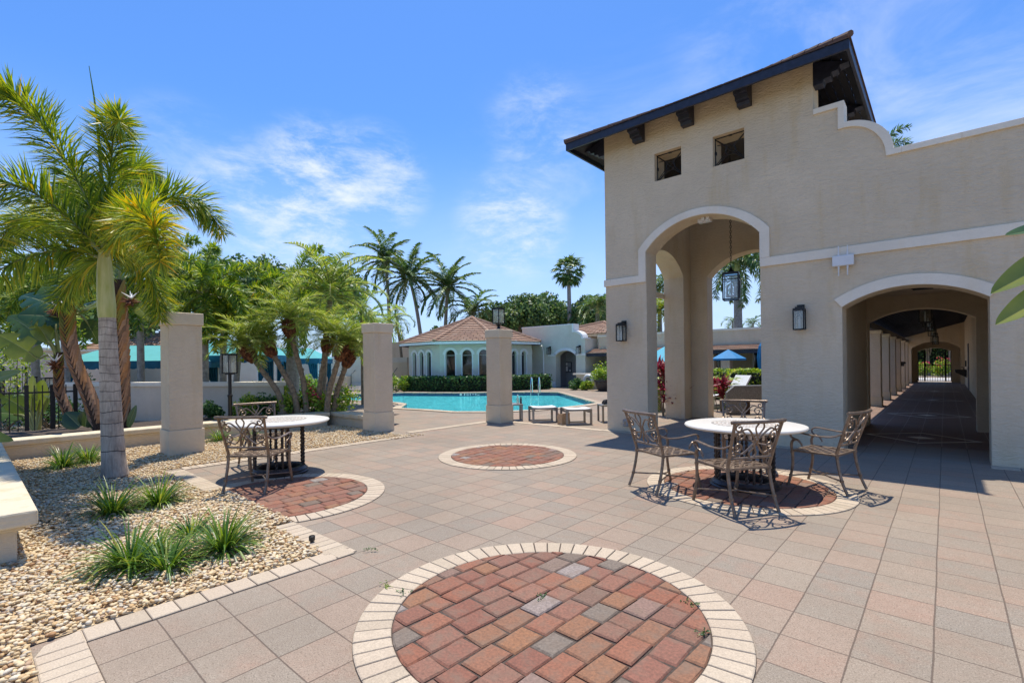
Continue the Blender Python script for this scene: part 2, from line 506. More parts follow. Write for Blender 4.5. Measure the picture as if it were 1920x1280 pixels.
# ---------------------------------------------------------------- ground, deck, pool
POOL = [gp(*q) for q in ((540, 748), (660, 750.5), (750, 755), (763, 757.5), (752, 765.5), (800, 768), (855, 772), (910, 772), (955, 771), (1000, 769), (1050, 764.5), (1092, 760),
                         (1118, 756), (1045, 735.5), (955, 735.5), (862, 737.0), (757, 736.5), (650, 739.5), (540, 741.5))]
POOL = [(p.x, p.y) for p in POOL]
def flat_sheet(name, loops, z, mt):
    flat = [p for l in loops for p in l]
    tris = tessellate_polygon([[Vector((p[0], p[1], 0)) for p in l] for l in loops])
    b = MB(); b.add([(p[0], p[1], z) for p in flat], tris)
    o = b.build(name, mt)
    for p in o.data.polygons:
        if p.normal.z < 0: p.flip()
    return tag(o, kind='structure')
def inset_ring(poly, d):
    out = []
    n = len(poly)
    area = sum(poly[i][0] * poly[(i + 1) % n][1] - poly[(i + 1) % n][0] * poly[i][1] for i in range(n))
    sg = 1 if area > 0 else -1
    for i in range(n):
        a, b, c = Vector(poly[i - 1]), Vector(poly[i]), Vector(poly[(i + 1) % n])
        n1 = Vector(((b - a).y, -(b - a).x)).normalized() * sg
        n2 = Vector(((c - b).y, -(c - b).x)).normalized() * sg
        nn = (n1 + n2)
        nn = nn / max(0.5, nn.dot(nn) / 2) if nn.length > 1e-6 else n1
        out.append((b.x + nn.x * d, b.y + nn.y * d))
    return out
PO = inset_ring(POOL, 0.02)
flat_sheet('ground', [[(-900, -900), (900, -900), (900, 900), (-900, 900)], [(-36, -1), (-4, -1), (-4, 23), (-36, 23)]], -0.05, M['ground'])
flat_sheet('pool_deck', [[(-60, -8), (12, -8), (12, 60), (-60, 60)], PO], 0.0, M['paver'])
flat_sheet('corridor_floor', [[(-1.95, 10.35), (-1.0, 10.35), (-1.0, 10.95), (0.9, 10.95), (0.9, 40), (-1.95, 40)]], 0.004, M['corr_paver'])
flat_sheet('street', [[(-30, 41.6), (30, 41.6), (30, 49), (-30, 49)]], 0.004, m_plain('street_concrete', (0.42, 0.40, 0.37), 0.9, 0, 0.1))

def m_poolfloor():
    mt, nt = new_mat('pool_plaster')
    p = nt.pos()
    ca = nt.n('ShaderNodeTexVoronoi', {'Vector': nt.vmath('ADD', p, nt.vmath('MULTIPLY', nt.noise(p, 1.5, 3, 0.5, 0, 1), (0.8, 0.8, 0))), 'Scale': 1.7}, 0, feature='SMOOTH_F1')
    c = nt.mix(nt.maprange(ca, 0.15, 0.65), (0.28, 0.70, 0.74), (0.55, 0.90, 0.88))  # net of rippled water light painted into the plaster colour
    nt.out(principled(nt, c, 0.7))
    return mt
def m_water():
    mt, nt = new_mat('pool_water')
    p = nt.pos()
    h = nt.math('ADD', nt.noise(p, 1.6, 4, 0.6, 0.8), nt.math('MULTIPLY', nt.noise(p, 7, 3, 0.6, 0.5), 0.35))
    nb = nt.bump(h, 0.5, 0.09)
    f = nt.n('ShaderNodeFresnel', {'IOR': 1.33, 'Normal': nb})
    g = nt.n('ShaderNodeBsdfGlossy', {'Color': (1, 1, 1), 'Roughness': 0.03, 'Normal': nb})
    t = nt.n('ShaderNodeBsdfTransparent', {'Color': nt.mix(nt.maprange(h, 0.45, 0.95), (0.60, 0.90, 0.91), (0.97, 1.0, 1.0))})  # light and dark of the ripples put into the tint by wave height
    nt.out(nt.n('ShaderNodeMixShader', {0: nt.math('MULTIPLY', f, 0.55), 1: t, 2: g}))
    return mt
flat_sheet('pool_floor', [inset_ring(POOL, -0.01)], -1.25, m_poolfloor())
o = flat_sheet('pool_water', [POOL], -0.12, m_water())
b = MB()
n = len(POOL)
for i in range(n):
    p, q = POOL[i], POOL[(i + 1) % n]
    b.add([(*p, -1.25), (*q, -1.25), (*q, -0.16), (*p, -0.16)], [(0, 1, 2, 3)], 0)
    b.add([(*p, -0.16), (*q, -0.16), (*q, 0.0), (*p, 0.0)], [(0, 1, 2, 3)], 1)
tag(b.build('pool_wall', [m_plain('pool_wall_plaster', (0.40, 0.78, 0.78), 0.7), m_plain('pool_tile', (0.02, 0.055, 0.13), 0.2, 0, 0.5, 25)]), kind='structure')
ring = inset_ring(POOL, 0.30)
b = MB()
for i in range(n):
    j = (i + 1) % n
    p, q, r_, s_ = POOL[i], POOL[j], ring[j], ring[i]
    ed = max(1, int((Vector(p) - Vector(q)).length / 0.4))
    for k in range(ed):
        a0, a1 = k / ed + 0.006, (k + 1) / ed - 0.006
        l = lambda u, v, t: (u[0] + (v[0] - u[0]) * t, u[1] + (v[1] - u[1]) * t)
        pts = [l(p, q, a0), l(p, q, a1), l(s_, r_, a1), l(s_, r_, a0)]
        b.add([(*x, -0.05) for x in pts] + [(*x, 0.025) for x in pts], [(4, 5, 6, 7), (0, 1, 5, 4), (1, 2, 6, 5), (2, 3, 7, 6), (3, 0, 4, 7)])
tag(b.build('pool_coping', M['cream']), kind='structure')
# depth marking tiles on the far wall of the pool
pm = Vector((*POOL[15], 0)).lerp(Vector((*POOL[14], 0)), 0.0)
dd = (Vector((*POOL[14], 0)) - Vector((*POOL[15], 0))).normalized()
nn = Vector((dd.y, -dd.x, 0))
if nn.dot(Vector((0, 0, 0)) - pm) < 0: nn = -nn
dm = thing('depth_marking', 'white depth marking tiles on the dark waterline band of the pool', 'pool marking', tuple(pm))
for off, wd, h0, h1 in ((0.0, .10, -.105, -.02), (.22, .05, -.105, -.02), (.34, .12, -.105, -.085), (.34, .12, -.04, -.02), (.52, .035, -.105, -.02), (.62, .11, -.07, -.05), (.8, .04, -.105, -.02), (.9, .10, -.105, -.085)):
    a = dd * off + nn * 0.004
    b = MB(); b.bar(a + Vector((0, 0, (h0 + h1) / 2)), a + dd * wd + Vector((0, 0, (h0 + h1) / 2)), 0.006, h1 - h0); b.build('mark', M['white'], dm)

# ---------------------------------------------------------------- paving borders and brick circles
rng = random.Random(7)
def block(b, poly, z0, z1, ch=0.006):
    """chamfered paving block from a convex polygon"""
    n_ = len(poly)
    cx = sum(p[0] for p in poly) / n_; cy = sum(p[1] for p in poly) / n_
    vs = [(p[0], p[1], z0) for p in poly] + [(p[0], p[1], z1 - ch) for p in poly]
    for p in poly:
        d = math.hypot(p[0] - cx, p[1] - cy)
        k = max(0.3, 1 - ch * 1.6 / max(d, 1e-4))
        vs.append((cx + (p[0] - cx) * k, cy + (p[1] - cy) * k, z1))
    fs = [tuple(range(2 * n_, 3 * n_))]
    for i in range(n_):
        j = (i + 1) % n_
        fs.append((i, j, n_ + j, n_ + i)); fs.append((n_ + i, n_ + j, 2 * n_ + j, 2 * n_ + i))
    b.add(vs, fs)
def clip(poly, nx, ny, c):
    out = []
    for i in range(len(poly)):
        p, q = poly[i - 1], poly[i]
        dp, dq = p[0] * nx + p[1] * ny - c, q[0] * nx + q[1] * ny - c
        if dp <= 0: 
            if dq <= 0: out.append(q)
            else:
                t = dp / (dp - dq); out.append((p[0] + (q[0] - p[0]) * t, p[1] + (q[1] - p[1]) * t))
        elif dq <= 0:
            t = dp / (dp - dq); out.append((p[0] + (q[0] - p[0]) * t, p[1] + (q[1] - p[1]) * t)); out.append(q)
    return out
RO, RI = 1.122, 0.913
def bed_clip(poly):
    return clip(poly, 0, -1, -2.1)
def circle(cx, cy, clipped=False, seed=1):
    rg = random.Random(seed)
    b = MB()
    pts = [(cx + RO * math.cos(2 * PI * i / 72), cy + RO * math.sin(2 * PI * i / 72)) for i in range(72)]
    if clipped: pts = bed_clip(pts)
    b.add([(p[0], p[1], 0.0045) for p in pts], [tuple(range(len(pts)))])
    tag(b.build('medallion_bed', M['joint']), kind='structure')
    b = MB()
    nseg = 62
    for i in range(nseg):
        a0, a1 = 2 * PI * i / nseg, 2 * PI * (i + 1) / nseg
        g = 0.004
        mid = (a0 + a1) / 2
        poly = [(cx + r_ * math.cos(a), cy + r_ * math.sin(a)) for r_, a in ((RI + .004, a0 + g / RI), (RO - .003, a0 + g / RO), (RO - .003, mid), (RO - .003, a1 - g / RO), (RI + .004, a1 - g / RI), (RI + .004, mid))]
        if clipped: poly = bed_clip(poly)
        if len(poly) > 2: block(b, poly, 0.0, 0.013 + rg.uniform(-.0015, .0015), 0.004)
    tag(b.build('medallion_ring', M['cream']), kind='structure')
    b = MB()
    th = R(rg.uniform(-4, 4))
    w_ = 0.160
    row = -8
    while row * w_ < 1.2:
        x = -1.3 - rg.uniform(0, .2)
        while x < 1.2:
            L = rg.choice((0.16, 0.238, 0.238, 0.2))
            g = 0.004 + rg.uniform(-.001, .0025)
            rect = [(x + g, row * w_ + g), (x + L - g, row * w_ + g), (x + L - g, (row + 1) * w_ - g), (x + g, (row + 1) * w_ - g)]
            ccx, ccy, rr = x + L / 2, row * w_ + w_ / 2, R(rg.uniform(-3.2, 3.2))
            poly = []
            for px, py in rect:
                dx, dy = px - ccx, py - ccy
                dx += rg.uniform(-.004, .004); dy += rg.uniform(-.004, .004)
                qx, qy = ccx + dx * math.cos(rr) - dy * math.sin(rr), ccy + dx * math.sin(rr) + dy * math.cos(rr)
                poly.append((qx * math.sin(th) + qy * math.cos(th), qx * math.cos(th) - qy * math.sin(th)))
            for k in range(32):
                a = 2 * PI * k / 32
                poly = clip(poly, math.cos(a), math.sin(a), RI - 0.004)
                if len(poly) < 3: break
            if len(poly) >= 3:
                poly = [(p[0] + cx, p[1] + cy) for p in poly]
                if clipped: poly = bed_clip(poly)
            if len(poly) >= 3:
                ar = abs(sum(poly[i - 1][0] * poly[i][1] - poly[i][0] * poly[i - 1][1] for i in range(len(poly)))) / 2
                if ar > 0.0008: block(b, poly, 0.0, 0.016 + rg.uniform(-.004, .004), 0.008)
            x += L
        row += 1
    tag(b.build('brick_medallion', M['brick']), kind='structure')
circle(-1.80, 2.327, False, 3)
circle(-1.80, 6.17, False, 4)
circle(-5.36, 5.90, False, 5)
circle(-5.72, 2.46, True, 6)

def border(name, a, b_, wd, L=0.105, z=0.011, side=1, seed=0):
    """row of cream blocks from a to b, laid crosswise, on the left (side=1) or right of the line"""
    rg = random.Random(seed)
    a, b_ = Vector(a), Vector(b_)
    d = (b_ - a); n_ = max(1, round(d.length / L)); d.normalize()
    nr = Vector((-d.y, d.x)) * side
    st = (b_ - a).length / n_
    bb = MB()
    e = [a, b_, b_ + nr * wd, a + nr * wd]
    bb.add([(p.x, p.y, 0.005) for p in e], [(0, 1, 2, 3)], 1)
    for i in range(n_):
        p0 = a + d * (i * st + .003); p1 = a + d * ((i + 1) * st - .003)
        block(bb, [tuple(p0 + nr * .002), tuple(p1 + nr * .002), tuple(p1 + nr * (wd - .002)), tuple(p0 + nr * (wd - .002))], 0.0, z + rg.uniform(-.0015, .0015), .004)
    return tag(bb.build(name, [M['cream'], M['joint']]), kind='structure')
border('paving_border', (-3.535, 0.44), (-3.535, 2.07), 0.185, 0.152, side=1, seed=1)
b = MB()
b.add([(-3.535, .23, .005), (-3.535, .44, .005), (-3.72, .44, .005), (-3.66, .28, .005)], [(0, 1, 2, 3)])
block(b, [(-3.54, .24), (-3.54, .435), (-3.715, .435), (-3.65, .29)], 0.0, .011, .004)
tag(b.build('paving_border', M['cream']), kind='structure')
border('paving_border', (-1.3, 0.23), (-3.535, 0.23), 0.21, 0.1, side=-1, seed=2)
border('paving_border', (-3.56, 1.88), (-4.68, 1.88), 0.22, 0.1, side=-1, seed=3)
border('paving_border', (-6.62, 1.92), (-8.32, 1.92), 0.22, 0.1, side=-1, seed=4)
border('paving_border', (-8.32, 2.14), (-8.32, 6.2), 0.22, 0.1, side=1, seed=5)
border('paving_border', (-8.95, 6.5), (-8.95, 8.95), 0.22, 0.11, side=-1, seed=6)
border('paving_border', (-8.3, 9.2), (-5.62, 9.2), 0.22, 0.11, side=1, seed=7)
border('paving_border', (0.45, 9.22), (6, 9.22), 0.21, 0.3, side=1, seed=8)
border('paving_border', (-5.62, 9.25), (-4.64, 9.25), 0.19, 0.3, side=1, seed=9)
border('paving_border', (-2.45, 9.25), (-1.2, 9.25), 0.19, 0.3, side=1, seed=10)
# diamond inlays down the corridor floor
for k, y in enumerate((11.95, 16.75, 22.9, 29.0)):
    b = MB()
    for hw, hd, t in ((0.86, 0.80, 0.085), (0.22, 0.2, 0.3)):
        o_ = [(-hw, 0), (0, -hd), (hw, 0), (0, hd)]
        kk = max(0.0, 1 - t / hd)
        for i in range(4):
            p, q = o_[i], o_[(i + 1) % 4]
            poly = [p, q, (q[0] * kk, q[1] * kk), (p[0] * kk, p[1] * kk)] if kk > 0 else [p, q, (0, 0)]
            b.add([(-0.36 + x, y + yy, 0.009) for x, yy in poly], [tuple(range(len(poly)))])
    tag(b.build('diamond_inlay', M['trim']), kind='structure')

# gravel bed and pebbles
flat_sheet('gravel_bed', [[(-14, -6), (-1.3, -6), (-1.3, 0.23), (-3.72, 0.23), (-3.72, 1.9), (-6.6, 1.9), (-8.52, 1.94), (-8.52, 6.2), (-11.3, 6.2), (-11.3, 0.2), (-14, 0.2)]], 0.006, M['gravel_bed'])
def ico(sub):
    import bmesh
    bm = bmesh.new(); bmesh.ops.create_icosphere(bm, subdivisions=sub, radius=1)
    V = np.array([v.co[:] for v in bm.verts]); F = np.array([[v.index for v in f.verts] for f in bm.faces]); bm.free()
    return V, F
def scatter_pebbles(name, pts, sub, rg, smin, smax):
    V, F = ico(sub)
    n_ = len(pts)
    s = rg.uniform(smin, smax, (n_, 1)) * np.stack([rg.uniform(.8, 1.35, n_), rg.uniform(.6, .95, n_), rg.uniform(.42, .7, n_)], 1)
    a = rg.uniform(0, 2 * PI, n_)
    til = rg.normal(0, .25, n_)
    W = V[None] * s[:, None] * (1 + 0.12 * np.sin(V[None] * 3 + rg.uniform(0, 6, (n_, 1, 3))))
    y2 = W[..., 1] * np.cos(til)[:, None] - W[..., 2] * np.sin(til)[:, None]
    z2 = W[..., 1] * np.sin(til)[:, None] + W[..., 2] * np.cos(til)[:, None]
    x3 = W[..., 0] * np.cos(a)[:, None] - y2 * np.sin(a)[:, None]
    y3 = W[..., 0] * np.sin(a)[:, None] + y2 * np.cos(a)[:, None]
    W = np.stack([x3, y3, z2], -1) + pts[:, None]
    FF = (F[None] + (np.arange(n_) * len(V))[:, None, None]).reshape(-1, 3)
    o = np_mesh(name, W.reshape(-1, 3), FF, M['pebble'], None, True)
    return tag(o, 'cream and tan river pebbles covering the planting bed', 'gravel', kind='stuff')
nr = np.random.default_rng(11)
def in_bed(x, y):
    a = (y < 0.22) & (x < -1.3)
    b_ = (y < 1.9) & (x < -3.73)
    c = (x < -8.53) & (y < 6.15)
    ci = (x - -5.72) ** 2 + (y - 2.46) ** 2 < 1.13 ** 2
    d = (x < -4.66) & (x > -6.62) & (y < 2.09)
    return (a | b_ | c | (d & ci)) & (x > -11.35)
def pts_in(n_, x0, x1, y0, y1, zmax):
    x = nr.uniform(x0, x1, n_); y = nr.uniform(y0, y1, n_)
    k = in_bed(x, y)
    x, y = x[k], y[k]
    return np.stack([x, y, nr.uniform(0.006, zmax, len(x))], 1)
P1 = pts_in(36000, -6.4, -1.3, -0.9, 2.1, 0.038)
d1 = P1[:, 0] * fw.x + P1[:, 1] * fw.y
P1 = P1[d1 > 1.2]
scatter_pebbles('gravel', P1, 2, nr, 0.0095, 0.0195)
P2 = pts_in(46000, -11.3, -6.4, -1.2, 6.2, 0.035)
scatter_pebbles('gravel', P2, 1, nr, 0.012, 0.022)
P3 = np.stack([nr.uniform(-8.62, -8.28, 90), nr.uniform(5.7, 6.5, 90), nr.uniform(.01, .02, 90)], 1)
scatter_pebbles('gravel', P3, 1, nr, 0.012, 0.02)

# ---------------------------------------------------------------- gate tower and long wall
YF = 9.45
tower = thing('gate_tower', 'tall taupe stucco tower with arched openings, tiled roof and long side wall', 'building', (-3.6, YF, 0))
inv = Vector((3.6, -YF, 0))
def tb(b, name, mats, parent=None, **k):
    o = b.build(name, mats, parent or tower, **k)
    if parent is None: o.location = inv
    return o
TX0, TX1, TZ = -5.59, -1.61, 6.50
AC, AH, ASP, AR = -3.54, 1.09, 3.775, 0.53
QC, QH, QSP, QR = -0.385, 0.855, 2.34, 0.26
curve = [(-1.18 + 0.62 * math.sin(PI / 2 * i / 14), 4.69 + 0.60 * math.cos(PI / 2 * i / 14)) for i in range(15)]
XE = 7.0
outer = [(TX0, -0.05), (AC - AH, -0.05)] + arc(AC, AH, ASP, AR, 28) + [(AC + AH, -0.05), (QC - QH, -0.05)] + arc(QC, QH, QSP, QR, 24) + [(QC + QH, -0.05), (XE, -0.05), (XE, 4.69)]
outer += list(reversed(curve)) + [(-1.18, 5.65), (TX1, 5.65), (TX1, TZ), (TX0, TZ)]
wins = [(-4.42, -3.86, 5.18, 5.745), (-3.25, -2.69, 5.16, 5.725)]
holes = [[(a, c), (b_, c), (b_, d), (a, d)] for a, b_, c, d in wins]
b = MB(); b.prism([outer] + holes, lambda x, z: (x, YF, z), lambda x, z: (x, YF + 0.24, z))
k0 = outer.index((XE, 4.69))
outer2 = outer[:k0] + [(XE, 4.3), (TX1, 4.3), (TX1, TZ), (TX0, TZ)]
b.prism([outer2] + holes, lambda x, z: (x, YF + 0.24, z), lambda x, z: (x, YF + 0.47, z))
# side, back and inner walls
SA = 1.06
so = [(YF + .47, -0.05), (11.37 - SA, -0.05)] + arc(11.37, SA, 3.68, 0.5, 24) + [(11.37 + SA, -0.05), (13.3, -0.05), (13.3, TZ), (YF + .47, TZ)]
b.prism([so], lambda y, z: (TX0, y, z), lambda y, z: (TX0 + .53, y, z))
bo = [(TX0 + .53, -0.05), (AC - AH, -0.05)] + arc(AC, AH, 3.68, 0.53, 24) + [(AC + AH, -0.05), (-1.62, -0.05), (-1.62, TZ), (TX0 + .53, TZ)]
b.prism([bo], lambda x, z: (x, 12.9, z), lambda x, z: (x, 13.3, z))
ro = [(YF + .47, -0.05), (12.9, -0.05), (12.9, TZ), (12.4, TZ), (12.4, 5.3), (9.98, 5.3), (9.98, TZ), (YF + .47, TZ)]
b.prism([ro], lambda y, z: (-2.05, y, z), lambda y, z: (-1.62, y, z))
# vestibule and corridor walls
b.box(-1.62, -1.32, YF + .47, 13.55, -0.05, 2.95)
b.box(1.25, 1.6, YF + .47, 13.55, -0.05, 2.95)
vo = [(-1.62, -0.05), (-1.3, -0.05)] + arc(-0.415, 0.885, 2.32, 0.25, 20) + [(0.47, -0.05), (1.6, -0.05), (1.6, 4.2), (-1.62, 4.2)]
b.prism([vo], lambda x, z: (x, 13.55, z), lambda x, z: (x, 13.95, z))
b.box(0.82, 1.2, 13.95, 41, -0.05, 4.4)
eo = [(-2.1, -0.05), (-1.5, -0.05)] + arc(-0.42, 1.08, 2.05, 0.42, 16) + [(0.66, -0.05), (0.82, -0.05), (0.82, 4.2), (-2.1, 3.2)]
b.prism([eo], lambda x, z: (x, 37.4, z), lambda x, z: (x, 37.8, z))
go = [(-2.1, -0.05), (-1.3, -0.05)] + arc(-0.51, 0.79, 1.9, 0.23, 14) + [(0.28, -0.05), (0.82, -0.05), (0.82, 4.2), (-2.1, 3.2)]
b.prism([go], lambda x, z: (x, 40.0, z), lambda x, z: (x, 40.35, z))
b.box(-2.1, -1.9, 37.8, 40.0, -0.05, 3.0)
tb(b, 'wall', M['stucco'], bevel=0.012)
b = MB(); b.box(-1.32, 1.25, YF + .47, 13.55, 2.86, 2.94)
tb(b, 'vestibule_ceiling', M['stucco_light'])
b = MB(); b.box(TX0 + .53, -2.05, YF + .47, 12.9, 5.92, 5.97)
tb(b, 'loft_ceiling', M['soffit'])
# trims
b = MB()
yt0, yt1 = YF - 0.035, YF + 0.002
def face_prism(loops): b.prism(loops, lambda x, z: (x, yt0, z), lambda x, z: (x, yt1, z))
ao = arc(AC, AH + .16, ASP + .06, AR + .075, 28); ai = arc(AC, AH, ASP, AR, 28)
face_prism([[(AC - AH - .16, 3.30)] + ao + [(AC + AH + .16, 3.311), (AC + AH, 3.311)] + list(reversed(ai)) + [(AC - AH, 3.155), (AC - AH - .16, 3.155)]])
tb(b, 'arch_trim', M['trim'], bevel=0.006)
b = MB(); b.box(TX0 - .03, AC - AH - .16, yt0, yt1, 3.157, 3.30); b.box(TX0 - .03, TX0 - .001, yt1, 13.3, 3.157, 3.30)
b.box(AC + AH + .003, XE, yt0, yt1, 3.155, 3.308)
tb(b, 'band_trim', M['trim'], bevel=0.005)
b = MB()
qo = arc(QC, QH + .10, QSP + .125, QR + .035, 24); qi = arc(QC, QH, QSP, QR, 24)
face_prism([qo + list(reversed(qi))])
tb(b, 'low_arch_trim', M['trim'], bevel=0.006)
b = MB()
yt1 = YF + .27
oc = [(TX1 + .003, 5.655), (-1.175, 5.655), (-1.175, 5.30)] + [(-1.18 + .625 * math.sin(PI / 2 * i / 14), 4.695 + .605 * math.cos(PI / 2 * i / 14)) for i in range(1, 15)] + [(XE, 4.695)]
ic = [(XE, 4.605)] + [(-1.18 - .0 + .53 * math.sin(PI / 2 * i / 14), 4.605 + .605 * math.cos(PI / 2 * i / 14)) for i in range(14, -1, -1)] + [(-1.265, 5.21), (-1.265, 5.565), (TX1 + .003, 5.565)]
face_prism([oc + ic])
tb(b, 'parapet_coping', M['trim'], bevel=0.006)
# roof: eave slab, fascia, soffit boards, rafter tails, tiles
EX0, EX1, EY0, EY1, EZ = -6.2, -1.03, 8.85, 13.9, 6.15
b = MB()
t_ = 0.045
for a in ((EX0, EX1, EY0, EY0 + t_), (EX0, EX1, EY1 - t_, EY1), (EX0, EX0 + t_, EY0 + t_, EY1 - t_), (EX1 - t_, EX1, EY0 + t_, EY1 - t_)):
    b.box(*a, EZ, EZ + .16)
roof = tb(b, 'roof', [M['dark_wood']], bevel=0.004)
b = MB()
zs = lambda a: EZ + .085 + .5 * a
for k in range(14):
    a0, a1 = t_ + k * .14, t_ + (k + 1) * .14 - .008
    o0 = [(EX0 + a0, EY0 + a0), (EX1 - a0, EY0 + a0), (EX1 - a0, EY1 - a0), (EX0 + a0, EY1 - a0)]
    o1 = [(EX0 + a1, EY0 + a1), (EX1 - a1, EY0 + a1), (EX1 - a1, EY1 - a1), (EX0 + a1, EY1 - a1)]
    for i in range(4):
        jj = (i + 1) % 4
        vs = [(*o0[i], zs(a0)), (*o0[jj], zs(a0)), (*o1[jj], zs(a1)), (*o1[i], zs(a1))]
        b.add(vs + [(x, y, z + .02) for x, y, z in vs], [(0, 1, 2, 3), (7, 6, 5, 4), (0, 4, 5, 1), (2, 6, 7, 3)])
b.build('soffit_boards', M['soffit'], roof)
M['tile'] = m_island('clay_roof_tile', [(0, (0.40, 0.245, 0.16)), (0.3, (0.46, 0.29, 0.19)), (0.6, (0.37, 0.23, 0.155)), (1, (0.50, 0.34, 0.235))], 0.8, 0.3, 40, 0.2, 0.2, 0.3, (0.25, 0.18, 0.14), 5)
def hip_roof(b, x0, x1, y0, y1, z, slope, rows_l=0.34, lip=0.05, ridge=True, rr=.085):
    """stepped rows of tiles on a hip roof"""
    hw = min(x1 - x0, y1 - y0) / 2
    nrow = int(hw / rows_l)
    for k in range(nrow):
        a0 = hw * k / nrow; a1 = hw * (k + 1) / nrow
        za, zb = z + a0 * slope, z + a1 * slope
        o0 = [(x0 + a0, y0 + a0), (x1 - a0, y0 + a0), (x1 - a0, y1 - a0), (x0 + a0, y1 - a0)]
        o1 = [(x0 + a1, y0 + a1), (x1 - a1, y0 + a1), (x1 - a1, y1 - a1), (x0 + a1, y1 - a1)]
        for i in range(4):
            j = (i + 1) % 4
            ed = Vector(o0[j]) - Vector(o0[i]); L = ed.length
            nt_ = max(1, int(L / 0.3))
            for q in range(nt_):
                u0, u1 = q / nt_ + .003, (q + 1) / nt_ - .003
                l = lambda s_, t, u: (s_[0] + (t[0] - s_[0]) * u, s_[1] + (t[1] - s_[1]) * u)
                P = [l(o0[i], o0[j], u0), l(o0[i], o0[j], u1), l(o1[i], o1[j], u1), l(o1[i], o1[j], u0)]
                b.add([(*P[0], za + lip), (*P[1], za + lip), (*P[2], zb + .005), (*P[3], zb + .005), (*P[0], za), (*P[1], za)], [(0, 1, 2, 3), (4, 5, 1, 0)])
    if ridge:
        mx, my = (x1 - x0) / 2, (y1 - y0) / 2
        for sx, sy in ((0, 0), (1, 0), (1, 1), (0, 1)):
            p = Vector((x1 if sx else x0, y1 if sy else y0, z + .05)); q = Vector(((x1 - hw) if sx else (x0 + hw), (y1 - hw) if sy else (y0 + hw), z + hw * slope + .05))
            m_ = int((q - p).length / .32)
            for k in range(m_):
                b.tube([p.lerp(q, k / m_), p.lerp(q, (k + 1) / m_ + .01)], [rr, rr * .82], 8)
M['tile_dark'] = m_island('weathered_roof_tile', [(0, (0.13, 0.075, 0.055)), (0.5, (0.17, 0.10, 0.075)), (1, (0.10, 0.065, 0.05))], 0.8, 0.3, 40, 0.25)
b = MB(); hip_roof(b, EX0 - .02, EX1 + .02, EY0 - .02, EY1 + .02, EZ + .150, 0.5, .34, .022, True, .05)
for a in ((EX0 - .022, EX1 + .022, EY0 - .022, EY0 + .05), (EX0 - .022, EX1 + .022, EY1 - .05, EY1 + .022), (EX0 - .022, EX0 + .05, EY0 + .051, EY1 - .051), (EX1 - .05, EX1 + .022, EY0 + .051, EY1 - .051)):
    b.box(*a, EZ + .162, EZ + .167)
b.build('roof_tiles', M['tile_dark'], roof)
def tail(b, axis, at_, sgn, x0):
    prof = [(0, .26), (0, -.14), (-.14, -.14), (-.155, -.08), (-.25, -.075), (-.265, -.01), (-.35, 0), (-.37, .06), (-.5, .07), (-.5, .09)]
    if axis == 'y':
        b.prism([prof], lambda u, v: (at_ - .11, x0 + u, EZ + .05 + v), lambda u, v: (at_ + .11, x0 + u, EZ + .05 + v))
    else:
        b.prism([prof], lambda u, v: (x0 - sgn * u, at_ - .1, EZ + .05 + v), lambda u, v: (x0 - sgn * u, at_ + .1, EZ + .05 + v))
for x in (-4.73, -3.70, -2.66):
    b = MB(); tail(b, 'y', x, 1, YF); b.build('rafter_tail', M['dark_wood'], roof, bevel=.006)
for at_, s_, x0 in ((YF + .1, -1, TX0), (YF + .12, 1, TX1), (11.4, 1, TX1), (11.4, -1, TX0), (13.1, 1, TX1)):
    b = MB(); tail(b, 'x', at_, s_, x0); b.build('rafter_tail', M['dark_wood'], roof, bevel=.006)
# window grilles
for (x0, x1, z0, z1) in wins:
    b = MB()
    y = YF + .13
    for p, q in (((x0, z0), (x1, z0)), ((x1, z0), (x1, z1)), ((x1, z1), (x0, z1)), ((x0, z1), (x0, z0))):
        b.bar((p[0], y, p[1]), (q[0], y, q[1]), .022, .03)
    cxm, czm = (x0 + x1) / 2, (z0 + z1) / 2
    for sx in (-1, 1):
        b.tube([(cxm - sx * .27, y, z0 + .02), (cxm + sx * .27, y, z1 - .02)], .008, 6)
        b.tube(catmull([(cxm + sx * .26, y, z0 + .06), (cxm + sx * .1, y, czm - .03), (cxm + sx * .08, y, czm + .12), (cxm + sx * .24, y, z1 - .14)], 12), .008, 6)
        b.tube(catmull([(cxm - .24, y, czm + sx * .24), (cxm - .06, y, czm + sx * .1), (cxm + .1, y, czm + sx * .1), (cxm + .24, y, czm + sx * .22)], 12), .008, 6)
    b.tube([(cxm + .09 * math.cos(a * PI / 8), y, czm + .09 * math.sin(a * PI / 8)) for a in range(17)], .009, 6)
    b.box(cxm - .03, cxm + .03, y - .02, y + .02, z1 - .02, z1 + .02); b.box(x0 - .02, x0 + .03, y - .02, y + .02, czm - .03, czm + .03)
    tb(b, 'window_grille', M['iron'])
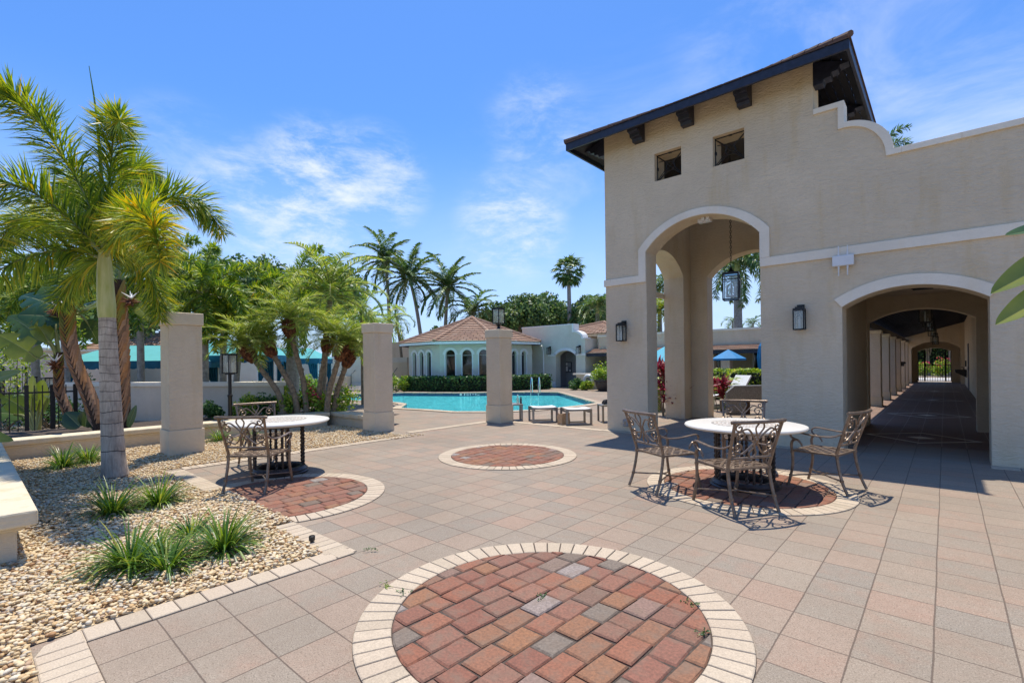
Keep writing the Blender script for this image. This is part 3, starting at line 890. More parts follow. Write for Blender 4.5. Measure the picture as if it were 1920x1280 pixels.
# corridor: columns, roof slope, end gate
for k, y in enumerate((19.2, 22.3, 25.3, 28.3, 31.5, 34.3)):
    b = MB(); b.box(-2.0, -1.52, y, y + .48, .3, 2.3)
    col = tb(b, 'corridor_column', M['stucco_light'], bevel=.01)
    b = MB(); b.box(-2.02, -1.5, y - .02, y + .5, -0.05, .3); b.build('plinth', M['plinth'], col, bevel=.01)
    b = MB(); b.box(-2.03, -1.49, y - .03, y + .51, 2.3, 2.4); b.build('cap', M['trim'], col, bevel=.01)
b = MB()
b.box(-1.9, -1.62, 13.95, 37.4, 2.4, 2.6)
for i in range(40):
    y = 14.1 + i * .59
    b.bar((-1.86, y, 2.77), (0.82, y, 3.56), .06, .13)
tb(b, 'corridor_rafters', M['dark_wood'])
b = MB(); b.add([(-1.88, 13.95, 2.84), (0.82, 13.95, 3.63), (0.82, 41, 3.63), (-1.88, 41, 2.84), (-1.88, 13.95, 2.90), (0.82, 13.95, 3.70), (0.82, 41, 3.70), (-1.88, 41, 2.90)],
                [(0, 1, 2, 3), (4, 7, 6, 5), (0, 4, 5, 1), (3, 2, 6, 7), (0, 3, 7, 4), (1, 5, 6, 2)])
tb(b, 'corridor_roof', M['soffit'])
b = MB(); b.box(0.79, 0.83, 30.6, 31.7, 0.02, 2.15); b.box(.775, .79, 30.7, 30.78, .95, 1.1)
tb(b, 'corridor_door', m_plain('corridor_door', (0.07, 0.06, 0.06), .5))

gate = thing('entrance_gate', 'black iron bar gate closing the far end of the covered corridor', 'gate', (-.51, 40.15, 0))
def gate_panel(x0, x1, swing):
    b = MB()
    n_ = max(2, round((x1 - x0) / .115))
    for i in range(n_ + 1):
        x = x0 + (x1 - x0) * i / n_
        z = 1.9 + .2 * (1 - ((x + .51) / .79) ** 2)
        b.bar((x + .51, 0, .06), (x + .51, 0, z), .022 if 0 < i < n_ else .05, .022 if 0 < i < n_ else .05)
    for z in (.1, 1.05): b.bar((x0 + .51, 0, z), (x1 + .51, 0, z), .03, .04)
    o = b.build('gate_leaf' if swing else 'side_panel', M['iron'], gate)
    return o
gate_panel(-1.28, -.98, False); gl = gate_panel(-.95, 0.0, True); gate_panel(.03, .27, False)
b = MB(); b.box(-.43, -.37, -.06, .06, .95, 1.15); b.build('latch', M['iron'], gl)

# ---------------------------------------------------------------- free-standing stucco pillars
def pillar(label, x1, y0, s, ztop, sink=-0.02):
    """x1 = right side, y0 = front side"""
    x0, y1 = x1 - s, y0 + s
    t = thing('stucco_pillar', label, 'pillar', ((x0 + x1) / 2, (y0 + y1) / 2, 0), 0, 'stucco pillars around the patio')
    h = s / 2
    b = MB(); b.box(-h, h, -h, h, .44, ztop - .21); b.build('shaft', M['stucco_p'], t, bevel=.012)
    b = MB(); b.box(-h - .018, h + .018, -h - .018, h + .018, sink, .44); b.build('plinth', M['plinth'], t, bevel=.012)
    b = MB(); b.box(-h - .022, h + .022, -h - .022, h + .022, ztop - .21, ztop); b.build('cap', M['plinth'], t, bevel=.015)
    return t
M['stucco_p'] = m_stucco('pillar_stucco', (0.72, 0.59, 0.42))
pA = gp(318, 857); pB = gp(704, 811); pC = gp(938, 793)
pillar('tall stucco pillar standing in the gravel beside the ringed palm trunk', pA.x, pA.y, .50, 2.43)
pillar('stucco pillar at the end of the low planter wall by the leaning palms', pB.x, pB.y, .47, 2.43)
pillar('stucco pillar in front of the pool with a lantern on its cap', pC.x, pC.y, .47, 2.36)

def lantern_body(t, w_, h_, z0, fr=.018, glass='frost'):
    """square lantern cage with its bottom at z0, centred on the thing"""
    b = MB(); k = w_ / 2
    for sx in (-1, 1):
        for sy in (-1, 1):
            b.box(sx * k - fr / 2, sx * k + fr / 2, sy * k - fr / 2, sy * k + fr / 2, z0, z0 + h_)
    for z in (z0, z0 + h_ - fr):
        b.box(-k, k, -k - fr / 2, -k + fr / 2, z, z + fr); b.box(-k, k, k - fr / 2, k + fr / 2, z, z + fr)
        b.box(-k - fr / 2, -k + fr / 2, -k, k, z, z + fr); b.box(k - fr / 2, k + fr / 2, -k, k, z, z + fr)
    f = b.build('frame', M['iron'], t)
    b = MB(); b.box(-k + .004, k - .004, -k + .004, k - .004, z0 + .012, z0 + h_ - .012)
    b.build('glass', M[glass], t)
    b = MB(); b.tube([(0, 0, z0 + .02), (0, 0, z0 + h_ * .45)], .016, 8); b.tube([(0, 0, z0 + h_ * .45), (0, 0, z0 + h_ * .7)], [.014, .006], 8, 0)
    b.build('lamp_holder', M['plastic_white'], t)
    return f
# post lantern on pillar C
cx_, cy_ = pC.x - .235, pC.y + .235
t = thing('pillar_lantern', 'black square lantern standing on the cap of the pillar before the pool', 'lantern', (cx_, cy_, 2.36))
lantern_body(t, .21, .38, .16)
b = MB(); b.lathe([(.09, 0), (.09, .02), (.05, .03), (.035, .08), (.06, .12), (.08, .155)], n=16); b.build('stem', M['iron'], t, smooth=True)
b = MB(); b.box(-.12, .12, -.12, .12, .54, .56); b.box(-.07, .07, -.07, .07, .56, .58); b.build('top', M['iron'], t)

def sconce(label, x, z0, z1, y=YF, group='wall lanterns', sc_=1.0, face=-1):
    t = thing('wall_lantern', label, 'wall lantern', (x, y + face * .14 * sc_, z0), 0, group)
    h_ = (z1 - z0) * .78
    lantern_body(t, .15 * sc_, h_, 0)
    b = MB(); b.box(-.082 * sc_, .082 * sc_, -.082 * sc_, .082 * sc_, h_, h_ + .025); b.box(-.055 * sc_, .055 * sc_, -.05 * sc_, .05 * sc_, h_ + .025, h_ + .05); b.build('top', M['iron'], t)
    b = MB(); b.box(-.055 * sc_, .055 * sc_, -face * .115 * sc_, -face * .137 * sc_, h_ * .55, z1 - z0)
    b.bar((0, -face * .12 * sc_, h_ + .06), (0, 0, h_ + .045), .03, .03); b.build('wall_plate', M['iron'], t)
    return t
sconce('black wall lantern on the left pier of the tall tower arch', -5.15, 1.94, 2.38)
sconce('black wall lantern between the tall arch and the corridor arch', -1.82, 2.0, 2.43)

# hanging lantern in the tower arch
t = thing('hanging_lantern', 'large black glass lantern hanging on a chain inside the tall tower arch', 'lantern', (-3.43, 11.0, 2.80), R(12))
lantern_body(t, .30, .56, 0, .026, 'glass')
b = MB(); b.box(-.16, .16, -.16, .16, .56, .585); b.lathe([(.1, .585), (.03, .66), (.02, .7)], n=12); b.build('top', M['iron'], t)
b = MB(); b.box(-.15, .15, -.162, -.148, .42, .44); b.box(-.15, .15, .148, .162, .42, .44); b.box(.148, .162, -.15, .15, .42, .44); b.box(-.162, -.148, -.15, .15, .42, .44)
b.build('cross_bar', M['iron'], t)
b = MB()
for k in range(52):
    z = .7 + k * .055
    a = k % 2 * PI / 2
    b.tube([(.017 * math.cos(a) * math.cos(q * PI / 4), .017 * math.sin(a) * math.cos(q * PI / 4), z + .034 * math.sin(q * PI / 4)) for q in range(9)], .006, 5)
b.build('chain', M['iron'], t)
b = MB(); b.tube([(-.08, 0, .1), (-.08, 0, .32)], .018, 8); b.tube([(.08, 0, .1), (.08, 0, .32)], .018, 8); b.tube([(0, .08, .1), (0, .08, .32)], .018, 8); b.box(-.1, .1, -.1, .1, .07, .1)
b.build('candles', M['plastic_white'], t)
b = MB(); b.box(-.12, .12, -.06, .06, 0, .07); b.box(-.03, .03, -.12, -.06, .02, .08); b.box(.06, .12, -.12, -.06, .02, .08)
tag(b.build('flood_light', M['plastic_white'], loc=(-3.52, YF + .3, 4.23)), 'small white twin spotlight under the crown of the tall arch', 'light')
# row of lanterns in the corridor
first = None
for k, (y, zb) in enumerate(((16.3, 2.40), (19.0, 2.40), (21.8, 2.40), (25.2, 2.36), (30.2, 2.22), (34.0, 2.2))):
    lab = ['nearest black lantern hanging on a rod in the covered corridor', 'second black lantern along the row hanging in the corridor', 'third black lantern along the row hanging in the corridor',
           'fourth black lantern along the row hanging in the corridor', 'fifth black lantern along the row hanging in the corridor', 'last black lantern in the corridor, nearest the iron gate'][k]
    if first is None:
        t = thing('corridor_lantern', lab, 'lantern', (-.37, y, zb), 0, 'lanterns hanging in the corridor')
        lantern_body(t, .24, .42, 0, .022, 'glass')
        b = MB(); b.box(-.13, .13, -.13, .13, .42, .44); b.tube([(0, 0, .44), (0, 0, .92)], .012, 8); b.build('rod', M['iron'], t)
        first = t
    else:
        dup(first, (-.37, y, zb), 0, lab)
b = MB(); b.box(-.17, .17, -.05, .05, 0, .05); b.box(-.15, .15, -.035, .035, -.02, 0)
tag(b.build('ceiling_light', M['dark'], loc=(-.3, 12.0, 2.81)), 'flat dark strip light on the ceiling behind the corridor arch', 'light')
# router with antennas, outlet box, camera, fountain
t = thing('wireless_access_point', 'white wireless box with four rod antennas on the wall band', 'access point', (-1.21, YF - .03, 3.08))
b = MB(); b.box(-.145, .145, -.065, 0, -.085, .085); b.build('housing', M['plastic_white'], t, bevel=.012)
for sx in (-.06, .06):
    for sz in (1, -1):
        b = MB(); b.tube([(sx, -.04, sz * .085), (sx, -.04, sz * .13), (sx, -.04, sz * .131), (sx, -.04, sz * .24)], [.014, .014, .009, .007], 8); b.build('antenna', M['plastic_white'], t)
t = thing('outlet_box', 'grey weatherproof outlet box low on the left tower pier', 'outlet', (-5.12, YF - .03, .2))
b = MB(); b.box(-.055, .055, -.05, .03, -.075, .075); b.build('cover', m_plain('grey_plastic', (.30, .29, .28), .4), t, bevel=.012)
b = MB(); b.box(-.03, .03, -.056, -.05, -.045, .035); b.build('window', M['frost'], t)
b = MB(); b.box(-.02, .1, -.1, .1, -.1, .1); b.tube([(.02, 0, 0), (.12, .12, .05)], .05, 8)
tag(b.build('speaker_box', M['dark'], loc=(-1.5, 28.5, 1.25)), 'black box fixed to the fourth corridor column', 'speaker')
t = thing('drinking_fountain', 'dark wall-mounted drinking fountain near the end of the corridor', 'drinking fountain', (.80, 33.6, .6))
b = MB(); b.prism([[(0, -.1), (-.42, .16), (-.45, .3), (0, .3)]], lambda x, z: (x, -.28, z), lambda x, z: (x, .28, z)); b.build('basin', M['dark'], t, bevel=.02)
b = MB(); b.tube([(-.12, 0, .3), (-.12, 0, .42), (-.2, 0, .42)], .02, 6); b.box(-.05, 0, -.08, .08, .45, .75); b.build('spout', M['dark'], t)

# ---------------------------------------------------------------- planter walls
def planter(label, x0, x1, y0, y1, z, cap=.09, over=.05):
    t = thing('planter_wall', label, 'planter wall', ((x0 + x1) / 2, (y0 + y1) / 2, 0))
    ox, oy = (x1 - x0) / 2, (y1 - y0) / 2
    b = MB(); b.box(-ox, ox, -oy, oy, -.02, z - cap); b.build('wall', M['planter'], t, bevel=.01)
    b = MB(); b.box(-ox - over, ox + over, -oy - over, oy + over, z - cap, z)
    b.box(-ox - over * .4, ox + over * .4, -oy - over * .4, oy + over * .4, z - cap - .035, z - cap - .001)
    b.build('coping', M['stone_cap'], t, bevel=.018)
    return t
planter('low cream planter wall behind the ringed palm and liriope', -11.75, -11.38, .36, 5.95, .345)
planter('short low planter wall beside the leaning palms and pillar', -11.75, -9.78, 6.16, 6.50, .33)
planter('broad stone planter ledge at the left edge of the gravel', -11.3, -5.36, -1.0, .27, .42, .12, .11)

# ---------------------------------------------------------------- dining tables
def m_mosaic():
    mt, nt = new_mat('mosaic_inlay')
    oc = nt.objco()
    sx = nt.n('ShaderNodeSeparateXYZ', {0: oc}).node
    x, y = sx.outputs[0], sx.outputs[1]
    r_ = nt.math('SQRT', nt.math('ADD', nt.math('MULTIPLY', x, x), nt.math('MULTIPLY', y, y)))
    a = nt.math('ARCTAN2', y, x)
    rr = nt.math('DIVIDE', r_, .046)
    ri = nt.math('FLOOR', rr)
    cnt = nt.math('ADD', nt.math('MULTIPLY', ri, 4.0), 4.0)
    aa = nt.math('ADD', nt.math('MULTIPLY', nt.math('DIVIDE', a, 2 * PI), cnt), nt.math('MULTIPLY', ri, .5))
    ai = nt.math('FLOOR', aa)
    cmb = nt.n('ShaderNodeCombineXYZ', {0: ri, 1: ai, 2: 0.0})
    wn = nt.n('ShaderNodeTexWhiteNoise', {0: nt.n('ShaderNodeCombineXYZ', {0: ri, 1: nt.math('MODULO', ai, 2.0), 2: 3.0})}, 0, noise_dimensions='3D')
    wn2 = nt.n('ShaderNodeTexWhiteNoise', {0: cmb}, 0, noise_dimensions='3D')
    c = nt.ramp(nt.math('ADD', nt.math('MULTIPLY', wn, .7), nt.math('MULTIPLY', wn2, .3)), [(0, (.30, .25, .20)), (.3, (.46, .35, .27)), (.5, (.36, .30, .22)), (.7, (.22, .19, .16)), (1, (.50, .42, .33))])
    fr = nt.math('ABSOLUTE', nt.math('SUBTRACT', nt.math('FRACT', rr), .5))
    fa = nt.math('ABSOLUTE', nt.math('SUBTRACT', nt.math('FRACT', aa), .5))
    g = nt.math('MAXIMUM', nt.math('GREATER_THAN', fr, .36), nt.math('GREATER_THAN', fa, .37))
    c = nt.mix(g, c, (.72, .68, .60))
    nt.out(principled(nt, c, .4))
    return mt
M['mosaic'] = m_mosaic()
M['table_top'] = m_plain('cream_stone_top', (.70, .665, .59), .35, 0, .04, 12)
def make_table(label, x, y, rz):
    t = thing('dining_table', label, 'table', (x, y, 0), rz, 'round mosaic dining tables')
    b = MB(); b.lathe([(0, .692), (.55, .692), (.61, .70), (.655, .712), (.667, .728), (.66, .741), (.635, .746), (.62, .7495), (0, .7495)], n=72)
    top = b.build('tabletop', M['table_top'], t, smooth=True)
    b = MB(); b.lathe([(.36, .7496), (.36, .7512), (0, .7512)], n=48); b.build('mosaic_inlay', M['mosaic'], top)
    b = MB(); b.lathe([(.27, .012), (.375, .012), (.385, .03), (.365, .045), (.37, .06), (.35, .075), (.335, .10), (.30, .105), (.27, .095), (.262, .05), (.27, .012)], n=48)
    b.build('base_ring', M['base_iron'], t, smooth=True)
    b = MB(); b.lathe([(.30, .655), (.345, .655), (.345, .69), (.30, .69), (.30, .655)], n=40); b.build('apron_ring', M['base_iron'], t, smooth=True)
    for k in range(4):
        a0 = k * PI / 2 + .4
        b = MB()
        for q, da in enumerate((-.24, 0, .24)):
            px, py = .315 * math.cos(a0 + da), .315 * math.sin(a0 + da)
            if q == 1:
                b.tube([(px, py, .09), (px, py, .66)], .016, 10)
            else:
                for ph in (0, PI):
                    b.tube([(px + .011 * math.cos(z * 34 + ph), py + .011 * math.sin(z * 34 + ph), .09 + z * .57) for z in [i / 24 for i in range(25)]], .0105, 6)
        b.build('column_cluster', M['base_iron'], t, smooth=True)
    return t
make_table('round cream mosaic table on the right with four chairs', -1.80, 6.17, .2)
make_table('round cream mosaic table beside the gravel and leaning palms', -7.02, 2.95, .9)

# ---------------------------------------------------------------- cast aluminium armchairs
def make_chair(label):
    t = thing('patio_armchair', label, 'armchair', (0, 0, 0), 0, 'bronze scrollwork patio armchairs')
    br = M['bronze']
    ZS = .43
    def back_pt(u, w_):
        """point on the reclined, gently curved back: u across (-1..1), w from the seat up (metres)"""
        k = w_ / .46
        return Vector((u * (.245 + .03 * k), -.225 - .145 * k ** 1.1 - .035 * (1 - u * u) * k, ZS + .01 + w_))
    for sx in (-1, 1):
        b = MB()
        pts = [(sx * .255, -.335, 0), (sx * .252, -.285, .12), (sx * .247, -.245, .28), (sx * .245, -.225, ZS)] + [tuple(back_pt(sx, w_)) for w_ in (.08, .18, .28, .38, .455)]
        b.tube(catmull(pts, 26), [.0165] * 13 + [.0155] * 13, 8)
        for z in (.15, ZS - .01):
            y = -.275 if z < .2 else -.226
            b.tube([(sx * .251, y, z - .012), (sx * .251, y, z + .012)], .021, 8)
        b.build('leg', br, t, smooth=True)
        b = MB()
        pts = [(sx * .265, .29, 0), (sx * .262, .262, .1), (sx * .258, .235, .25), (sx * .258, .235, .40), (sx * .26, .245, .49), (sx * .262, .225, .545), (sx * .262, .175, .555), (sx * .262, .14, .52), (sx * .262, .125, .485)]
        b.tube(catmull(pts, 34), [.016] * 20 + [.015, .015, .014, .014, .013, .013, .012, .012, .012, .011, .011, .010, .009, .008], 8)
        for z in (.13, .405):
            y = .256 if z < .2 else .236
            b.tube([(sx * .26, y, z - .012), (sx * .26, y, z + .012)], .021, 8)
        b.build('leg', br, t, smooth=True)
        b = MB()
        bp = back_pt(sx, .235)
        pts = [tuple(bp), (sx * .285, -.2, .632), (sx * .295, -.05, .625), (sx * .292, .1, .64), (sx * .285, .2, .648), (sx * .278, .245, .625), (sx * .272, .24, .585), (sx * .268, .205, .562), (sx * .265, .18, .556)]
        b.tube(catmull(pts, 30), .0165, 8, flat=.6)
        b.build('armrest', br, t, smooth=True)
    # seat: frame and woven diagonal straps
    b = MB()
    x0, x1, y0, y1 = -.245, .245, -.225, .225
    c4 = [(x0, y0), (x1, y0), (x1 + .012, y1), (x0 - .012, y1)]
    for i in range(4):
        p, q = c4[i], c4[(i + 1) % 4]
        b.bar((*p, ZS - .004), (*q, ZS - .004), .03, .022)
    n_ = 6
    for s_ in (1, -1):
        for k in range(-n_, n_ + 1):
            off = k * .122
            P = []
            for tt in np.linspace(-.8, .8, 161):
                x = tt; y = s_ * tt * .95 + off
                if x0 < x < x1 and y0 < y < y1: P.append((x, y))
            if len(P) > 3:
                b.bar((*P[0], ZS + (.003 if s_ > 0 else .0)), (*P[-1], ZS + (.003 if s_ > 0 else .0)), .024, .008)
    b.build('seat', br, t, bevel=.002, seg=1)
    # backrest
    b = MB()
    b.tube([tuple(back_pt(u, .462) + Vector((0, -.004 if abs(u) > 1 else 0, 0))) for u in [-1.14 + i * 2.28 / 20 for i in range(21)]], [.017, .021] + [.0175] * 17 + [.021, .017], 10)
    b.tube([tuple(back_pt(u, .095)) for u in [-1 + i * .1 for i in range(21)]], .013, 8)
    def spiral(u0, w0, r0, turns, a0, sgn):
        pts = []
        N_ = int(16 * turns)
        for i in range(N_ + 1):
            a = a0 + sgn * 2 * PI * turns * i / N_
            r_ = r0 * (1 - .78 * i / N_)
            pts.append(tuple(back_pt(u0 + r_ * math.cos(a) / .26, w0 + r_ * math.sin(a))))
        return pts
    for sx in (-1, 1):
        # corner volutes and the two pairs of side volutes
        b.tube(spiral(sx * .80, .405, .042, 1.2, PI / 2, -sx), .0085, 6)
        b.tube(spiral(sx * .70, .325, .055, 1.35, PI if sx < 0 else 0, sx * 1), .009, 6)
        b.tube(spiral(sx * .72, .215, .055, 1.35, PI if sx < 0 else 0, -sx * 1), .009, 6)
        b.tube(spiral(sx * .82, .135, .034, 1.2, -PI / 2, sx), .0085, 6)
        # crossing S-curves
        for (p, q) in ((.37, .165), (.165, .37)):
            pts = [back_pt(sx * .78, p), back_pt(sx * .45, p + (.02 if p > q else -.02)), back_pt(0, .268), back_pt(-sx * .45, q - (.02 if p > q else -.02)), back_pt(-sx * .78, q)]
            b.tube(catmull([tuple(v) for v in pts], 26), .0095, 6)
        pts = [back_pt(sx * .10, .45), back_pt(sx * .17, .40), back_pt(sx * .03, .33), back_pt(-sx * .10, .268), back_pt(sx * .03, .20), back_pt(sx * .16, .14), back_pt(sx * .08, .10)]
        b.tube(catmull([tuple(v) for v in pts], 30), .0085, 6)
    b.build('backrest', br, t, smooth=True)
    b = MB()
    for sx in (-1, 1):
        b.tube(catmull([(sx * .251, -.275, .15), (sx * .13, -.12, .15), (sx * .055, 0, .152), (sx * .13, .13, .14), (sx * .26, .256, .13)], 24), .009, 6)
    b.tube([(-.06, 0, .152), (.06, 0, .152)], .009, 6)
    b.build('stretcher', br, t, smooth=True)
    return t
CH = [(-2.49, 5.52, (.46, .89), 'bronze armchair on the left of the right-hand table, in front of the tower pier'),
      (-1.65, 5.27, (-.84, .54), 'bronze armchair nearest the camera with its back to us at the right table'),
      (-1.07, 6.69, (-.97, .22), 'bronze armchair turned sideways on the right of the right-hand table, before the corridor'),
      (-2.09, 7.16, (.29, -.96), 'bronze armchair behind the right table with only its back showing'),
      (-6.33, 2.42, (-.62, .78), 'bronze armchair at the left table standing with its back legs by the gravel'),
      (-7.78, 3.03, (.99, -.1), 'bronze armchair behind the left table beside the lamp post')
      ]
chair0 = None
for x, y, d, lab in CH:
    rz = math.atan2(-d[0], d[1])
    if chair0 is None:
        chair0 = make_chair(lab); chair0.location = (x, y, .012); chair0.rotation_euler = (0, 0, rz)
    else:
        dup(chair0, (x, y, .012), rz, lab)

# ---------------------------------------------------------------- pool furniture
def make_stool(label):
    t = thing('footstool', label, 'footstool', (0, 0, 0), 0, 'sling footstools by the pool')
    hw, hd, hz = .27, .30, .38
    for sx in (-1, 1):
        for sy in (-1, 1):
            b = MB(); b.box(sx * hw - .02, sx * hw + .02, sy * hd - .025, sy * hd + .025, 0, hz); b.build('leg', M['grey_alu'], t)
    for sx in (-1, 1):
        for z0, z1 in ((hz - .045, hz - .002), (.004, .03)):
            b = MB(); b.box(sx * hw - .018, sx * hw + .018, -hd + .027, hd - .027, z0, z1); b.build('side_rail', M['grey_alu'], t)
    for sy in (-1, 1):
        b = MB(); b.box(-hw + .022, hw - .022, sy * (hd - .04) - .015, sy * (hd - .04) + .015, hz - .09, hz - .05); b.build('cross_rail', M['grey_alu'], t)
    b = MB()
    for i in range(8):
        y0, y1 = -hd + .6 * i / 8, -hd + .6 * (i + 1) / 8
        z = lambda y: hz + .012 - .02 * (1 - (y / hd) ** 2)
        b.add([(-hw + .01, y0, z(y0)), (hw - .01, y0, z(y0)), (hw - .01, y1, z(y1)), (-hw + .01, y1, z(y1)), (-hw + .01, y0, z(y0) - .01), (hw - .01, y0, z(y0) - .01), (hw - .01, y1, z(y1) - .01), (-hw + .01, y1, z(y1) - .01)],
              [(0, 1, 2, 3), (7, 6, 5, 4), (0, 3, 7, 4), (1, 5, 6, 2)])
    b.build('sling', M['sling'], t)
    return t
VR = math.atan2(fw.y, fw.x) - PI / 2
p = gp(1018, 790); s0 = make_stool('white sling footstool beside the paper bag, nearer the pillar'); s0.location = (p.x, p.y, 0); s0.rotation_euler = (0, 0, VR + .15 + PI / 2)
p = gp(1080, 794); dup(s0, (p.x, p.y, 0), VR + .15 + PI / 2, 'white sling footstool between the paper bag and the tower')
def make_side(label, x, y, rz):
    t = thing('side_table', label, 'side table', (x, y, 0), rz, 'grey side tables by the pool')
    b = MB(); b.box(-.24, .24, -.24, .24, .40, .435); b.build('tabletop', M['grey_alu'], t, bevel=.005)
    for sx in (-1, 1):
        for sy in (-1, 1):
            b = MB(); b.box(sx * .215 - .022, sx * .215 + .022, sy * .215 - .022, sy * .215 + .022, 0, .40); b.build('leg', M['grey_alu'], t)
    return t
p = gp(962, 787); st1 = make_side('grey side table behind the lantern pillar with two bottles on it', p.x, p.y, VR + .1)
p2 = gp(1142, 790); make_side('grey side table half hidden by the tower with dark clothing on it', p2.x, p2.y, VR + .1)
def bottle(label, cat, x, y, z, prof, mt, capm):
    t = thing('bottle', label, cat, (x, y, z))
    b = MB(); b.lathe(prof, n=14); b.build('body', mt, t, smooth=True)
    r_, zt = prof[-1]
    b = MB(); b.lathe([(r_ + .004, zt), (r_ + .004, zt + .03), (r_ * .6, zt + .035)], n=12); b.build('cap', capm, t)
pp = at(972, 763, (p - Vector((0, 0, 0))).dot(fw))
q = p + rt0 * .13 - fw * .05
bottle('clear plastic water bottle on the side table', 'bottle', q.x, q.y, .435, [(.034, 0), (.036, .02), (.036, .13), (.03, .16), (.014, .19), (.013, .2)], M['frost'], M['plastic_white'])
q = p + rt0 * .24 - fw * .05
bottle('small dark sunscreen bottle on the side table', 'bottle', q.x - .02, q.y - .02, .435, [(.026, 0), (.028, .02), (.028, .11), (.02, .14), (.012, .15)], m_plain('dark_bottle', (.06, .035, .04), .3), M['dark'])
# paper bag
t = gp(1057, 795)
b = MB()
rg = random.Random(5)
prof = []
for k, (z, s_) in enumerate(((0, 1.0), (.08, 1.04), (.16, .98), (.24, .95), (.27, 1.02))):
    ring_ = []
    for i in range(16):
        a = 2 * PI * i / 16
        rx, ry = .13 * s_, .085 * s_
        m_ = max(abs(math.cos(a)), abs(math.sin(a)))
        ring_.append((rx * math.cos(a) / m_ * (1 + rg.uniform(-.1, .1)), ry * math.sin(a) / m_ * (1 + rg.uniform(-.12, .12)), z + (rg.uniform(-.035, .035) if k == 4 else rg.uniform(-.008, .008) * (k > 0))))
    prof.append(ring_)
vs = [v for r_ in prof for v in r_]
fs = [(k * 16 + i, k * 16 + (i + 1) % 16, (k + 1) * 16 + (i + 1) % 16, (k + 1) * 16 + i) for k in range(4) for i in range(16)] + [tuple(range(15, -1, -1))]
b.add(vs, fs)
o = b.build('paper_bag', m_plain('brown_paper', (.50, .33, .18), .85, 0, .12, 14), loc=(t.x, t.y, .003)); o.rotation_euler = (0, 0, VR + .6)
so = o.modifiers.new('thick', 'SOLIDIFY'); so.thickness = .003
tag(o, 'crumpled open brown paper bag between the two footstools', 'paper bag')
q = p2 - rt0 * .05
b = MB()
for k in range(7):
    a = k * .9
    b.tube(catmull([(.12 * math.cos(a), .1 * math.sin(a), .02), (.05 * math.cos(a + .5), .05 * math.sin(a + .5), .07 + .01 * (k % 3)), (-.1 * math.cos(a), .09 * math.sin(a + .3), .02)], 8), [.02, .035, .04, .045, .045, .04, .03, .015], 8)
tag(b.build('dark_clothing', m_plain('dark_cloth', (.035, .035, .04), .9), smooth=True, loc=(q.x, q.y, .435)), 'heap of dark clothing on the side table by the tower', 'clothing')
# pool ladder
t = thing('pool_ladder', 'stainless steel ladder rails at the far edge of the pool', 'pool ladder', (*POOL[13], 0))
pl = gp(1003, 737); dl = (Vector((*POOL[14], 0)) - Vector((*POOL[13], 0))).normalized(); nl = Vector((dl.y, -dl.x, 0))
if nl.dot(-pl) < 0: nl = -nl
t.location = (pl.x, pl.y, 0)
for s_ in (-.19, .19):
    b = MB(); c0 = dl * s_
    b.tube(catmull([tuple(c0 - nl * .45 + Vector((0, 0, .02))), tuple(c0 - nl * .4 + Vector((0, 0, .55))), tuple(c0 - nl * .25 + Vector((0, 0, .78))), tuple(c0 - nl * .02 + Vector((0, 0, .6))), tuple(c0 + nl * .08 + Vector((0, 0, .1))), tuple(c0 + nl * .08 + Vector((0, 0, -.9)))], 26), .024, 8)
    b.build('rail', M['steel'], t, smooth=True)
for z in (-.3, -.6):
    b = MB(); b.bar(tuple(dl * -.19 + nl * .08 + Vector((0, 0, z))), tuple(dl * .19 + nl * .08 + Vector((0, 0, z))), .08, .03); b.build('step', M['steel'], t)

